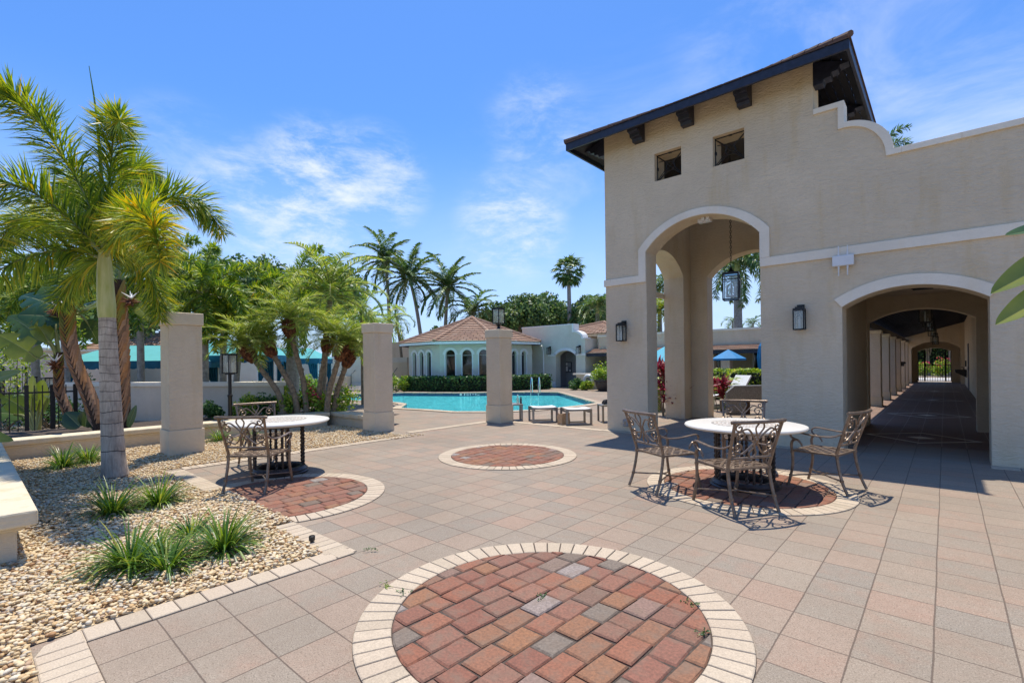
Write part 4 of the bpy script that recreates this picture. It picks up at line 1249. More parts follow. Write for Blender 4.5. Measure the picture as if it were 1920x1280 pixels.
# ---------------------------------------------------------------- pool house: octagonal hall, entrance wall, long wing
oc = at(886, 681, 31.3); oc.z = 0
ph = thing('pool_house', 'octagonal pool house with arched windows and hipped tile roof behind the hedge', 'building', (oc.x, oc.y, 0))
oa = VR + PI                      # outward direction of the middle face (towards the camera)
fdir = Vector((-fw.x, -fw.y, 0)).normalized()
def face_frame(k):
    a = math.atan2(fdir.y, fdir.x) + k * PI / 4
    n_ = Vector((math.cos(a), math.sin(a), 0)); u = Vector((-math.sin(a), math.cos(a), 0))
    return n_, u
AP, SD = 3.75, 3.75 * math.tan(PI / 8) * 2
EV = 2.66
wallb, sillb = MB(), MB()
trims = []
glassb = []
for k in range(8):
    n_, u = face_frame(k)
    fp = lambda x, z, d=0.0: tuple(n_ * (AP + d) + u * x + Vector((0, 0, z)))
    ws = [(-.95, .27), (0, .27), (.95, .27)] if k == 0 else ([(-.82, .2), (0, .2), (.82, .2)] if k in (1, 7, 2, 6) else [])
    if k == 7: ws = [(-.92, .2), (-.18, .2), (.56, .2)]
    hol = []
    for cx_, hw_ in ws:
        hol.append([(cx_ - hw_, .80)] + [(cx_ - hw_ * math.cos(PI * i / 14), 2.02 + hw_ * math.sin(PI * i / 14)) for i in range(15)] + [(cx_ + hw_, .80)])
        ro_ = hw_ + .15
        trimb = MB(); trims.append(trimb)
        o_ = [(cx_ - ro_ * math.cos(PI * i / 14), 2.02 + ro_ * math.sin(PI * i / 14)) for i in range(15)]
        i_ = [(cx_ - hw_ * math.cos(PI * i / 14), 2.02 + hw_ * math.sin(PI * i / 14)) for i in range(15)]
        trimb.prism([o_ + list(reversed(i_))], lambda x, z: fp(x, z, -.003), lambda x, z: fp(x, z, .045))
        for s_ in (-1, 1):
            trimb.prism([[(cx_ + s_ * hw_, .80), (cx_ + s_ * (hw_ + .07), .80), (cx_ + s_ * (hw_ + .07), 2.018), (cx_ + s_ * hw_, 2.018)]], lambda x, z: fp(x, z, -.003), lambda x, z: fp(x, z, .03))
        glassb.append((k, cx_, hw_))
    wallb.prism([[(-SD / 2, 0), (SD / 2, 0), (SD / 2, EV), (-SD / 2, EV)]] + hol, lambda x, z: fp(x, z), lambda x, z: fp(x * .92, z, -.25))
    sillb.prism([[(-SD / 2 - .05, .66), (SD / 2 + .05, .66), (SD / 2 + .05, .79), (-SD / 2 - .05, .79)]], lambda x, z: fp(x, z, -.003), lambda x, z: fp(x, z, .11))
wallb.build('wall', M['pool_white'], ph); sillb.build('sill_band', M['white'], ph)
for (k, cx_, hw_), trimb in zip(glassb, trims):
    n_, u = face_frame(k)
    fp = lambda x, z, d=0.0: tuple(n_ * (AP + d) + u * x + Vector((0, 0, z)))
    b = MB(); b.prism([[(cx_ - hw_, .80)] + [(cx_ - hw_ * math.cos(PI * i / 14), 2.02 + hw_ * math.sin(PI * i / 14)) for i in range(15)] + [(cx_ + hw_, .80)]], lambda x, z: fp(x, z, -.16), lambda x, z: fp(x, z, -.13))
    wd = b.build('window', M['dark_glass'], ph); trimb.build('window_trim', M['white'], wd)
    b = MB(); b.bar(fp(cx_ - hw_, 1.98, -.11), fp(cx_ + hw_, 1.98, -.11), .03, .05); b.build('transom', M['grey_alu'], wd)
# octagon roof
b = MB()
EA, EZ2, AZ = 4.3, 2.74, 4.42
nrow = 13
for k in range(8):
    a0 = math.atan2(fdir.y, fdir.x) + k * PI / 4 - PI / 8; a1 = a0 + PI / 4
    rc = EA / math.cos(PI / 8)
    c0, c1 = Vector((math.cos(a0), math.sin(a0), 0)), Vector((math.cos(a1), math.sin(a1), 0))
    for r_ in range(nrow):
        t0, t1 = r_ / nrow, (r_ + 1) / nrow
        za, zb = EZ2 + (AZ - EZ2) * t0, EZ2 + (AZ - EZ2) * t1
        n_t = max(1, int(3.4 * (1 - t0) / .33))
        for q in range(n_t):
            u0, u1 = q / n_t + .004, (q + 1) / n_t - .004
            P = [c0.lerp(c1, u) * rc * (1 - t) for u, t in ((u0, t0), (u1, t0), (u1, t1), (u0, t1))]
            b.add([(P[0].x, P[0].y, za + .06), (P[1].x, P[1].y, za + .06), (P[2].x, P[2].y, zb + .004), (P[3].x, P[3].y, zb + .004), (P[0].x, P[0].y, za), (P[1].x, P[1].y, za)], [(0, 1, 2, 3), (4, 5, 1, 0)])
    for q in range(14):
        t0, t1 = q / 14, (q + 1) / 14 + .01
        b.tube([c0 * rc * (1 - t0) + Vector((0, 0, EZ2 + (AZ - EZ2) * t0 + .06)), c0 * rc * (1 - t1) + Vector((0, 0, EZ2 + (AZ - EZ2) * t1 + .06))], [.1, .085], 6)
b.build('roof', M['tile'], ph)
b = MB()
rc = EA / math.cos(PI / 8)
b.lathe([(rc - .03, 2.60), (rc - .03, 2.76), (rc - .6, 2.76), (rc - .6, 2.60), (rc - .03, 2.60)], n=8)
o = b.build('fascia', M['white'], ph); o.rotation_euler = (0, 0, math.atan2(fdir.y, fdir.x) + PI / 8)

# entrance wall with segmental arch and stepped parapet
YE = 24.0
en = thing('entrance_wall', 'pale entrance wall with arched porch, scrolled parapet and tile roof behind', 'building', (-17, YE, 0))
inv2 = Vector((17, -YE, 0))
def eb(b, name, mt, parent=None, **k):
    o = b.build(name, mt, parent or en, **k)
    if parent is None: o.location = inv2
    return o
cv = [(-16.4 + .62 * math.sin(PI / 2 * i / 10), 2.9 + .42 * math.cos(PI / 2 * i / 10)) for i in range(11)]
ol = [(-20.4, -.02), (-17.75, -.02)] + arc(-17.01, .74, 1.92, .30, 16) + [(-16.27, -.02), (-15.62, -.02), (-15.62, 2.9)] + list(reversed(cv)) + [(-16.42, 3.75), (-20.4, 3.75)]
b = MB(); b.prism([ol], lambda x, z: (x, YE, z), lambda x, z: (x, YE + .5, z)); b.box(-15.95, -15.62, YE + .5, YE + 3, 0, 2.9); eb(b, 'wall', M['pool_white'])
b = MB()
b.prism([arc(-17.01, .88, 2.03, .34, 16) + list(reversed(arc(-17.01, .74, 1.92, .30, 16)))], lambda x, z: (x, YE - .05, z), lambda x, z: (x, YE + .002, z))
b.box(-16.27, -15.58, YE - .05, YE + .002, 1.89, 2.03); b.box(-18.3, -17.76, YE - .05, YE + .002, 1.89, 2.03)
eb(b, 'arch_trim', M['white'])
b = MB()
oc_ = [(-16.42, 3.79), (-16.38, 3.79), (-16.38, 3.36)] + [(-16.4 + .66 * math.sin(PI / 2 * i / 10), 2.94 + .44 * math.cos(PI / 2 * i / 10)) for i in range(11)] + [(-15.56, 2.94), (-15.56, 2.86)]
ic_ = [(-15.8, 2.86)] + [(-16.44 + .6 * math.sin(PI / 2 * i / 10), 2.86 + .42 * math.cos(PI / 2 * i / 10)) for i in range(10, -1, -1)] + [(-16.5, 3.28), (-16.5, 3.79)]
b.prism([oc_ + ic_], lambda x, z: (x, YE - .05, z), lambda x, z: (x, YE + .52, z)); b.box(-20.4, -16.501, YE - .03, YE + .52, 3.73, 3.79)
eb(b, 'parapet_coping', M['white'])
b = MB(); b.box(-18.2, -15.97, YE + 1.6, YE + 1.7, 0, 2.5); b.box(-18.2, -18.1, YE + .5, YE + 1.6, 0, 2.5); b.box(-18.2, -15.97, YE + .5, YE + 1.7, 2.5, 2.6)
eb(b, 'porch_back_wall', m_stucco('porch_paint', (.34, .33, .34), .1, .1))
b = MB(); b.box(-18.05, -17.76, YE - .04, YE, 0, .32); b.box(-16.26, -15.58, YE - .04, YE, 0, .32); eb(b, 'plinth', M['white'])
b = MB(); hip_roof(b, -20.2, -13.6, YE + 1.0, YE + 8, 3.2, .28, .4); eb(b, 'roof', M['tile'])
b = MB(); b.box(-15.6, -13.7, YE + 1.3, YE + 1.5, 2.2, 3.15); b.box(-20, -13.7, YE + 1.2, YE + 7.8, 3.05, 3.2); eb(b, 'upper_wall', M['stucco_light'])
b = MB(); b.tube([(-18.55, YE - .35, 2.55), (-18.6, YE - .2, 2.4), (-18.62, YE - .08, 2.2), (-18.62, YE - .08, 0)], .045, 8); eb(b, 'downpipe', M['white'])
sconce('black wall lantern left of the pool house porch arch', -18.15, 2.0, 2.5, YE, 'porch wall lanterns', 1.2)
sconce('black wall lantern right of the pool house porch arch', -15.98, 2.0, 2.5, YE, 'porch wall lanterns', 1.2)
t = thing('notice_board', 'framed notice board with pinned papers on the porch back wall', 'notice board', (-17.9, YE + 1.57, 1.2))
b = MB(); b.box(-.24, .24, -.02, .02, -.33, .33); b.build('frame', M['dark'], t)
b = MB(); b.box(-.21, .21, -.024, -.02, -.30, .30); b.build('board', m_plain('board_grey', (.16, .16, .18), .7), t)
for x0, x1, z0, z1 in ((-.19, -.06, .12, .28), (-.03, .18, .02, .27), (-.18, -.05, -.26, .06), (.08, .18, -.28, -.16)):
    b = MB(); b.box(x0, x1, -.028, -.024, z0, z1); b.build('paper', M['white'] if z1 < .06 or x0 < -.1 else m_plain('paper_grey', (.35, .35, .37), .7), t)
t = thing('intercom_phone', 'small black wall telephone beside the notice board', 'telephone', (-18.33 + .04, YE + 1.57, 1.15))
b = MB(); b.box(-.09, .09, -.06, .02, -.13, .13); b.build('housing', M['dark'], t, bevel=.02)
b = MB(); b.box(-.08, .08, -.03, .02, .15, .2); b.build('sign_plate', M['white'], t)

wing = thing('clubhouse_wing', 'long low taupe wing with parapet and tiled veranda seen through the tower arch', 'building', (-6, 26, 0))
inv3 = Vector((6, -26, 0))
def wb(b, name, mt, parent=None, **k):
    o = b.build(name, mt, parent or wing, **k)
    if parent is None: o.location = inv3
    return o
b = MB(); b.box(-15.2, -2.6, 24.8, 25.1, 2.2, 2.96); b.box(-15.2, -2.6, 27.4, 27.7, 0, 2.9)
for x in (-13.9, -11.6, -8.85, -8.1, -5.4, -3.1): b.box(x, x + .42, 24.3, 24.7, 0, 1.83)
wb(b, 'wall', M['stucco'])
b = MB(); b.box(-15.25, -2.6, 24.76, 25.14, 2.96, 3.06); wb(b, 'parapet_coping', M['trim'])
b = MB()
for r_ in range(4):
    y0, y1 = 23.9 + r_ * .22, 23.9 + (r_ + 1) * .22
    z0, z1 = 2.0 + r_ * .065, 2.0 + (r_ + 1) * .065
    for q in range(38):
        x0 = -15.5 + q * .335
        b.add([(x0, y0, z0 + .05), (x0 + .325, y0, z0 + .05), (x0 + .325, y1, z1 + .005), (x0, y1, z1 + .005), (x0, y0, z0), (x0 + .325, y0, z0)], [(0, 1, 2, 3), (4, 5, 1, 0)])
wb(b, 'veranda_roof', M['tile'])
b = MB(); b.box(-15.5, -2.7, 23.95, 24.1, 1.83, 2.0); b.box(-15.5, -2.7, 24.1, 27.4, 1.9, 1.98); wb(b, 'veranda_beam', M['dark_wood'])
for x0, x1 in ((-13.2, -11.9), (-10.6, -9.2), (-7.5, -5.9), (-4.8, -3.2)):
    b = MB(); b.box(x0, x1, 27.36, 27.42, .1, 2.1); f = wb(b, 'glass_door', M['dark_glass'])
    b = MB()
    for x in (x0, (x0 + x1) / 2 - .03, x1 - .06): b.box(x, x + .06, 27.33, 27.358, .1, 2.1)
    b.box(x0, x1, 27.33, 27.357, 2.1, 2.2); wb(b, 'door_frame', M['white'])
# pool steps wall and ring emblem fountain, planter pot
t = thing('pool_terrace_wall', 'low cream terrace wall with flat coping right of the porch', 'garden wall', (-14, 23.4, 0))
b = MB(); b.box(-1.75, 2.4, -.15, .15, 0, .78); b.build('wall', M['plinth'], t)
b = MB(); b.box(-1.95, 2.4, -.22, .22, .78, .87); b.build('coping', M['trim'], t, bevel=.02)
p = gp(1095, 728); p = Vector((-14.85, 23.1, 0))
t = thing('life_ring', 'white ring float standing against the terrace wall behind small bushes', 'life ring', (p.x, p.y, .50))
b = MB()
pts = [(.25 * math.cos(2 * PI * i / 28), 0, .25 * math.sin(2 * PI * i / 28)) for i in range(29)]
b.tube(pts, .085, 10, caps=False); b.build('ring', M['plastic_white'], t, smooth=True)
b = MB(); b.box(-.16, .16, .02, .05, -.14, .14); b.build('backing', M['grey_alu'], t)
t = thing('handrail', 'thin black looped handrail by the terrace steps', 'handrail', (-13.7, 22.75, 0))
b = MB(); b.tube(catmull([(.35, 0, .62), (0, 0, .66), (-.28, 0, .66), (-.4, 0, .52), (-.3, 0, .38), (0, 0, .37), (.3, 0, .34)], 24), .02, 6); b.tube([(0, 0, 0), (0, 0, .66)], .025, 6); b.build('rail', M['iron'], t, smooth=True)
p = Vector((-13.2, 22.0, 0))
pot = thing('planter_pot', 'large dark round pot beside the tower edge holding a yellow-green shrub', 'pot', (p.x, p.y, 0))
b = MB(); b.lathe([(.26, 0), (.36, .12), (.43, .34), (.44, .48), (.50, .5), (.50, .58), (.44, .58), (.4, .5), (0, .5)], n=28); b.build('bowl', M['clay_pot'], pot, smooth=True)

# ---------------------------------------------------------------- retaining wall, fences, cabanas
bwl, bwr = at(95, 714, 14.6), at(521, 715, 12.75)
d = (bwr - bwl); d.z = 0; L_ = d.length; an = math.atan2(d.y, d.x)
t = thing('garden_wall', 'long grey stucco retaining wall with pale coping behind the lamp post', 'garden wall', (bwl.x, bwl.y, 0), an)
b = MB(); b.box(0, L_, 0, .22, -.1, .97); b.build('wall', M['stucco_light'], t)
b = MB(); b.box(-.03, L_ + .03, -.05, .27, .97, 1.09); b.build('coping', M['trim'], t, bevel=.012)

def fence(label, a, b_, h_, posts=(0, 1.0), step=.125, z0=0.05):
    d = b_ - a; d.z = 0; L = d.length
    t = thing('iron_fence', label, 'fence', (a.x, a.y, 0), math.atan2(d.y, d.x))
    b = MB(); n_ = int(L / step)
    for i in range(n_ + 1):
        b.box(i * step - .009, i * step + .009, -.009, .009, z0, h_ + .03)
        b.lathe([(.012, 0), (0, .035)], (i * step, 0, h_ + .03), 4)
    for z in (z0 + .06, h_ - .12): b.box(0, L, -.014, .014, z, z + .035)
    b.build('pickets', M['iron'], t)
    for f_ in posts:
        b = MB(); b.box(f_ * L - .035, f_ * L + .035, -.035, .035, 0, h_ + .06); b.build('post', M['iron'], t)
    return t
fence('black iron picket fence at the left edge before the broad leaves', at(-160, 690, 9.3), at(141, 690, 10.9), 1.1, (0, .3, .66, .84, 1.0))
fence('distant black iron fence in front of the white house on the left', at(-40, 690, 17.5), at(49, 690, 18.5), 1.55, (0, .5, 1.0), .16)
t = thing('white_house', 'corner of a plain white house behind the distant fence on the left', 'building', at(47, 690, 21) * 1)
t.location.z = 0
b = MB(); b.box(-4, .45, -.2, 5, 0, 2.3); o = b.build('wall', M['stucco_light'], t); t.rotation_euler = (0, 0, VR)
b = MB(); b.box(-4.1, .55, -.3, 5.1, 2.3, 2.42); b.build('parapet_coping', M['trim'], t)
b = MB(); b.box(-1.6, -.8, -.23, -.19, .5, 1.9); b.build('window', M['dark_glass'], t)

M['teal'] = m_plain('teal_canvas', (.085, .40, .40), .8, 0, .06, 3)
M['blue'] = m_plain('blue_canvas', (.012, .125, .21), .8, 0, .2, 5)
def cabana(label, cpx, ypx, d, w_, dep, rz, ze, rise):
    p = at(cpx, ypx, d)
    t = thing('pool_cabana', label, 'cabana', (p.x, p.y, 0), VR + rz, 'teal canvas pool cabanas')
    hw, hd = w_ / 2, dep / 2
    b = MB()
    k = .42
    vs = [(-hw, -hd, ze), (hw, -hd, ze), (hw, hd, ze), (-hw, hd, ze), (-hw * k, -hd * k * .6, ze + rise), (hw * k, -hd * k * .6, ze + rise), (hw * k, hd * k * .6, ze + rise), (-hw * k, hd * k * .6, ze + rise)]
    b.add(vs, [(0, 1, 5, 4), (1, 2, 6, 5), (2, 3, 7, 6), (3, 0, 4, 7), (4, 5, 6, 7)])
    b.build('canopy', M['teal'], t)
    b = MB()
    for (x0, y0), (x1, y1) in (((-hw, -hd), (hw, -hd)), ((hw, -hd), (hw, hd)), ((hw, hd), (-hw, hd)), ((-hw, hd), (-hw, -hd))):
        n_ = max(4, int(math.hypot(x1 - x0, y1 - y0) / .06))
        for i in range(n_):
            u0, u1 = i / n_, (i + 1) / n_
            s0, s1 = abs(math.sin(u0 * n_ * PI / 5)) * .05, abs(math.sin(u1 * n_ * PI / 5)) * .05
            A = (x0 + (x1 - x0) * u0, y0 + (y1 - y0) * u0); B = (x0 + (x1 - x0) * u1, y0 + (y1 - y0) * u1)
            b.add([(*A, ze), (*B, ze), (*B, ze - .24 - s1), (*A, ze - .24 - s0)], [(0, 1, 2, 3)])
    b.build('valance', M['blue'], t)
    for sx in (-1, 1):
        for sy in (-1, 1):
            b = MB(); b.tube([(sx * (hw - .05), sy * (hd - .05), 0), (sx * (hw - .05), sy * (hd - .05), ze)], .03, 6); b.build('post', M['white'], t)
            b = MB()
            nf = 30
            for row, (z, ww) in enumerate(((ze - .05, .52), (ze * .62, .40), (ze * .45, .2), (ze * .40, .18), (.12, .34))):
                for i in range(nf + 1):
                    u = i / nf
                    b.v.append((sx * (hw - .06 - u * ww), sy * (hd - .08) + .05 * math.sin(u * 30) * (ww / .5), z))
            for row in range(4):
                for i in range(nf):
                    b.f.append((row * (nf + 1) + i, row * (nf + 1) + i + 1, (row + 1) * (nf + 1) + i + 1, (row + 1) * (nf + 1) + i)); b.mi.append(0)
            b.build('curtain', M['blue'], t, smooth=True)
    return t
cabana('teal canvas cabana nearest, partly behind the left stucco pillar', 275, 688, 18.5, 4.1, 3.0, .25, 1.74, .58)
cabana('teal canvas cabana in the middle behind the leaning palms', 452, 686, 21, 3.7, 3.0, .15, 1.95, .66)
cabana('farthest teal canvas cabana at the right end by the pool', 556, 685, 25.5, 3.0, 2.6, .1, 1.86, .55)
# walls and small roofs behind the cabanas
t = thing('cabana_back_wall', 'white garden wall behind the row of teal cabanas', 'garden wall', (at(450, 685, 29).x, at(450, 685, 29).y, 0), VR)
b = MB(); b.box(-7, 9, -.15, .15, 0, 1.9); b.build('wall', M['pool_white'], t)
b = MB(); b.box(-7, 9, -.2, .2, 1.9, 2.0); b.build('coping', M['white'], t)
pw = at(270, 650, 31)
t = thing('tiled_house', 'house with a pinkish tiled hip roof behind the nearest cabana', 'building', (pw.x, pw.y, 0), VR)
b = MB(); b.box(-3.3, 3.3, -2, 4, 0, 2.35); b.build('wall', M['stucco_light'], t)
b = MB(); hip_roof(b, -3.7, 3.7, -2.4, 4.4, 2.35, .42, .36); b.build('roof', M['tile'], t)
pw = at(712, 690, 31)
t = thing('side_wall', 'taupe wall section with pale coping left of the pool house', 'garden wall', (pw.x, pw.y, 0), VR)
b = MB(); b.box(-2.3, 1.8, -.15, .15, 0, 1.62); b.build('wall', M['stucco'], t)
b = MB(); b.box(-2.3, 1.8, -.2, .2, 1.62, 1.95); b.build('coping', M['stucco_light'], t)
b = MB(); b.box(-2.3, 4, 6, 6.3, 0, 3.2); b.build('rear_wall', M['stucco'], t)
pw = at(690, 712, 28)
t = thing('terrace_steps', 'pale terrace steps and planter blocks at the far left end of the pool', 'steps', (pw.x, pw.y, 0), VR)
for k in range(3):
    b = MB(); b.box(-1.2, 1.6, .35 * k, 2.5, .14 * k + .001, .14 * (k + 1)); b.build('step', M['trim'], t)
b = MB(); b.box(-2.6, -1.25, 0, 1.2, 0, .85); b.build('planter_block', M['plinth'], t)
b = MB(); b.box(-1.1, -.4, .9, 1.6, .42, 1.0); b.build('planter_block', M['plinth'], t)
b = MB(); b.tube([(-1.0, .1, 0), (-1.0, .1, .95), (-1.0, 1.2, 1.3)], .02, 6); b.tube([(1.4, .1, 0), (1.4, .1, .95), (1.4, 1.2, 1.3)], .02, 6); b.build('handrail', M['iron'], t)

# lamp posts
def lamp_post(label, p, zp, s_=.2, h_=.40, r_=.035):
    t = thing('lamp_post', label, 'lamp post', (p.x, p.y, 0), R(20), 'black square garden lamps')
    b = MB(); b.lathe([(r_ * 1.7, 0), (r_ * 1.7, .08), (r_, .1), (r_, zp * .62), (r_ * 1.25, zp * .63), (r_ * 1.25, zp * .66), (r_ * .85, zp * .67), (r_ * .85, zp), (s_ * .5, zp + .01), (s_ * .5, zp + .03)], n=14); b.build('pole', M['iron'], t, smooth=True)
    lantern_body(t, s_, h_, zp + .03)
    b = MB(); b.box(-s_ / 2 - .02, s_ / 2 + .02, -s_ / 2 - .02, s_ / 2 + .02, zp + h_ + .03, zp + h_ + .05); b.build('top', M['iron'], t)
    return t
lamp_post('black garden lamp post rising behind the left table', at(432, 800, 10.9), 1.32, .2, .42, .042)
lamp_post('small black garden lamp beyond the left fence, nearer the leaning trunk', at(89, 730, 12.6), .97, .17, .26)
lamp_post('smaller black garden lamp farther left beyond the fence', at(60, 730, 15.5), .95, .17, .26)
t = gp(585, 1018)
th_ = thing('ground_spotlight', 'small black cylindrical spotlight in the gravel near the paving corner', 'spotlight', (t.x, t.y, 0)); th_.scale = (.72, .72, .72)
b = MB(); b.lathe([(.02, 0), (.02, .03), (.034, .035), (.036, .085), (.03, .09), (.026, .075), (0, .075)], n=18); b.build('body', M['dark'], th_, smooth=True)
b = MB(); b.lathe([(.026, .076), (0, .078)], n=18); b.build('lens', M['frost'], th_)

# through the arch: umbrellas, lounge chair, outdoor grill, hedge fence
def umbrella(label, x, y, zt, r_, openu, rz=0):
    t = thing('patio_umbrella', label, 'umbrella', (x, y, 0), rz, 'blue patio umbrellas by the clubhouse')
    b = MB(); b.tube([(0, 0, 0), (0, 0, zt)], .025, 8); b.build('pole', M['white'], t)
    b = MB()
    n_ = 8
    if openu:
        vs = [(0, 0, zt)] + [(r_ * math.cos(2 * PI * i / n_), r_ * math.sin(2 * PI * i / n_), zt - .55 * r_) for i in range(n_)] + [(r_ * math.cos(2 * PI * i / n_), r_ * math.sin(2 * PI * i / n_), zt - .55 * r_ - .08) for i in range(n_)]
        fs = [(0, 1 + i, 1 + (i + 1) % n_) for i in range(n_)] + [(1 + i, 1 + n_ + i, 1 + n_ + (i + 1) % n_, 1 + (i + 1) % n_) for i in range(n_)]
        b.add(vs, fs)
    else:
        prof = [(.03, zt), (.11, zt - .15), (.16, zt - .6), (.13, zt - 1.0), (.2, zt - 1.35), (.14, zt - 1.5)]
        for i in range(16):
            pass
        n2 = 18
        for r0, z in prof:
            for j in range(n2):
                rr = r0 * (1 + .28 * (j % 2)); a = 2 * PI * j / n2
                b.v.append((rr * math.cos(a), rr * math.sin(a), z))
        for i in range(len(prof) - 1):
            for j in range(n2):
                b.f.append((i * n2 + j, i * n2 + (j + 1) % n2, (i + 1) * n2 + (j + 1) % n2, (i + 1) * n2 + j)); b.mi.append(0)
    b.build('canopy', m_plain('azure_canvas', (.02, .20, .42) if not openu or x > -9 else (.06, .36, .46), .75, 0, .08), t)
    return t
umbrella('bright turquoise open umbrella seen through the narrow left opening of the tower', -10.1, 22.6, 2.25, 1.35, True)
umbrella('open blue umbrella seen through the wide tower arch', *at(1366, 690, 21.0).to_2d(), 1.98, .72, True)
umbrella('closed blue umbrella beside the right edge of the tower arch opening', -5.35, 20.8, 2.2, .2, False)
fence('thin black fence in front of the clipped hedge behind the tower arch', Vector((-9.6, 19.0, 0)), Vector((-2.4, 19.0, 0)), 1.0, (0, .5, 1.0), .12)
t = thing('lounge_chair', 'white sling lounge chair with raised back in front of the fence', 'lounge chair', (-5.6, 17.3, 0), R(60))
b = MB(); b.bar((-.9, 0, .32), (.3, 0, .32), .6, .03); b.bar((.3, 0, .32), (.75, 0, .98), .6, .03); b.build('sling', M['sling'], t)
b = MB()
for sy in (-.32, .32):
    b.bar((-.92, sy, .31), (.3, sy, .31), .04, .05); b.bar((.3, sy, .31), (.76, sy, .98), .04, .05)
b.build('frame', M['white'], t)
for sx in (-.8, .25):
    for sy in (-.32, .32):
        b = MB(); b.box(sx - .02, sx + .02, sy - .02, sy + .02, 0, .3); b.build('leg', M['white'], t)
ggp = at(1425, 790, 13.6)
t = thing('stone_counter', 'speckled grey granite counter slab on a side slab behind the tower arch', 'stone counter', (ggp.x, ggp.y, 0), VR + .05)
prof = [(-.96, 0), (-.42, 0), (-.42, .36), (1.0, .36), (1.0, .80), (-.74, .80), (-.96, .62)]
b = MB(); b.prism([prof], lambda x, z: (x, -.05, z), lambda x, z: (x, .05, z)); b.box(-.74, 1.0, .05, .35, .74, .79)
b.build('slab', M['granite'], t, bevel=.02)
b = MB(); b.box(-.42, -.22, .1, .3, 0, .36); b.build('support', m_plain('rust_brown', (.07, .035, .025), .7), t)

# ---------------------------------------------------------------- vegetation
G_FOX = [(0, (.03, .065, .012)), (.3, (.07, .125, .016)), (.55, (.13, .19, .02)), (.8, (.21, .25, .024)), (.94, (.29, .27, .03)), (1, (.33, .22, .03))]
G_GOLD = [(0, (.04, .075, .012)), (.35, (.10, .15, .016)), (.65, (.20, .22, .02)), (.88, (.30, .26, .024)), (1, (.34, .21, .03))]
G_FOXD = [(0, (.025, .06, .012)), (.4, (.06, .11, .016)), (.7, (.11, .16, .02)), (1, (.20, .22, .025))]
G_ROB = [(0, (.045, .085, .014)), (.35, (.10, .155, .022)), (.7, (.18, .215, .035)), (.92, (.26, .265, .06)), (1, (.32, .31, .13))]
G_COCO = [(0, (.022, .055, .018)), (.5, (.05, .10, .026)), (.85, (.095, .145, .04)), (1, (.17, .17, .07))]
G_OAK = [(0, (.012, .026, .01)), (.4, (.026, .05, .016)), (.75, (.05, .085, .022)), (1, (.10, .13, .04))]
G_BRIGHT = [(0, (.05, .11, .015)), (.5, (.12, .20, .02)), (.8, (.22, .28, .03)), (1, (.30, .33, .06))]
G_HEDGE = [(0, (.010, .032, .010)), (.5, (.022, .06, .015)), (.85, (.05, .10, .022)), (1, (.09, .13, .04))]
G_LIR = [(0, (.025, .07, .012)), (.45, (.06, .13, .018)), (.8, (.13, .20, .025)), (1, (.26, .26, .05))]
M['fox'] = m_leaf('foxtail_leaf', G_FOX, .3, gain=1.85)
M['gold'] = m_leaf('golden_leaf', G_GOLD, .28)
M['foxd'] = m_leaf('foxtail_leaf_green', G_FOXD, .32, gain=2.1)
M['rob'] = m_leaf('date_palm_leaf', G_ROB, .32, gain=2.05)
M['coco'] = m_leaf('coconut_leaf', G_COCO, .25)
M['oak'] = m_leaf('oak_leaf', G_OAK, .2, .5, gain=3.0)
M['bright'] = m_leaf('bright_leaf', G_BRIGHT, .3, gain=1.7)
M['hedge'] = m_leaf('hedge_leaf', G_HEDGE, .2)
M['lir'] = m_leaf('liriope_blade', G_LIR, .3, .35, gain=1.4)
M['red'] = m_leaf('red_leaf', [(0, (.10, .012, .012)), (.5, (.22, .025, .03)), (.8, (.36, .04, .07)), (1, (.12, .05, .02))], .35, gain=1.0)
M['pink'] = m_leaf('pink_petal', [(0, (.55, .02, .08)), (.6, (.72, .06, .16)), (1, (.8, .25, .12))], .3, .5, .3, 1.1, 1.0)
M['trunk'] = m_plain('palm_trunk', (.25, .19, .125), .9, 0, .4, 14, .5, 40)
M['trunk_grey'] = m_plain('grey_trunk', (.33, .29, .24), .9, 0, .3, 10, .4, 40)
M['boot'] = m_island('palm_boot_fibre', [(0, (.11, .035, .018)), (.5, (.19, .065, .028)), (.85, (.28, .12, .05)), (1, (.07, .03, .02))], .85, .3, 60, .3)
M['rachis'] = m_plain('frond_stem', (.22, .24, .07), .5)

def m_ringed():
    mt, nt = new_mat('ringed_trunk')
    p = nt.pos()
    z = nt.n('ShaderNodeSeparateXYZ', {0: p}).node.outputs[2]
    zz = nt.math('ADD', z, nt.math('MULTIPLY', nt.math('SUBTRACT', nt.noise(p, 5, 3), .5), .07))
    q = nt.math('MULTIPLY', nt.math('POWER', nt.math('MAXIMUM', zz, 0.01), 1.55), 4.6)
    fr = nt.math('FRACT', q)
    ringm = nt.maprange(nt.math('ABSOLUTE', nt.math('SUBTRACT', fr, .5)), .455, .49, 0, 1, True)
    strv = nt.noise(nt.scale(p, (1, 1, .12)), 48, 4, .7)
    bl = nt.noise(nt.scale(p, (1, 1, .6)), 7, 5, .65)
    c = nt.ramp(bl, [(.25, (.20, .165, .135)), (.42, (.43, .35, .27)), (.6, (.54, .445, .345)), (.78, (.64, .55, .44))])
    c = nt.mix(nt.maprange(strv, .45, .7, 0, .5), c, (.13, .105, .09))
    c = nt.mix(nt.math('MULTIPLY', ringm, .8), c, (.05, .04, .035))
    h = nt.math('SUBTRACT', nt.math('MULTIPLY', strv, .4), ringm)
    nt.out(principled(nt, c, .85, 0, nt.bump(h, .7, .012), .2))
    return mt
M['ringed'] = m_ringed()
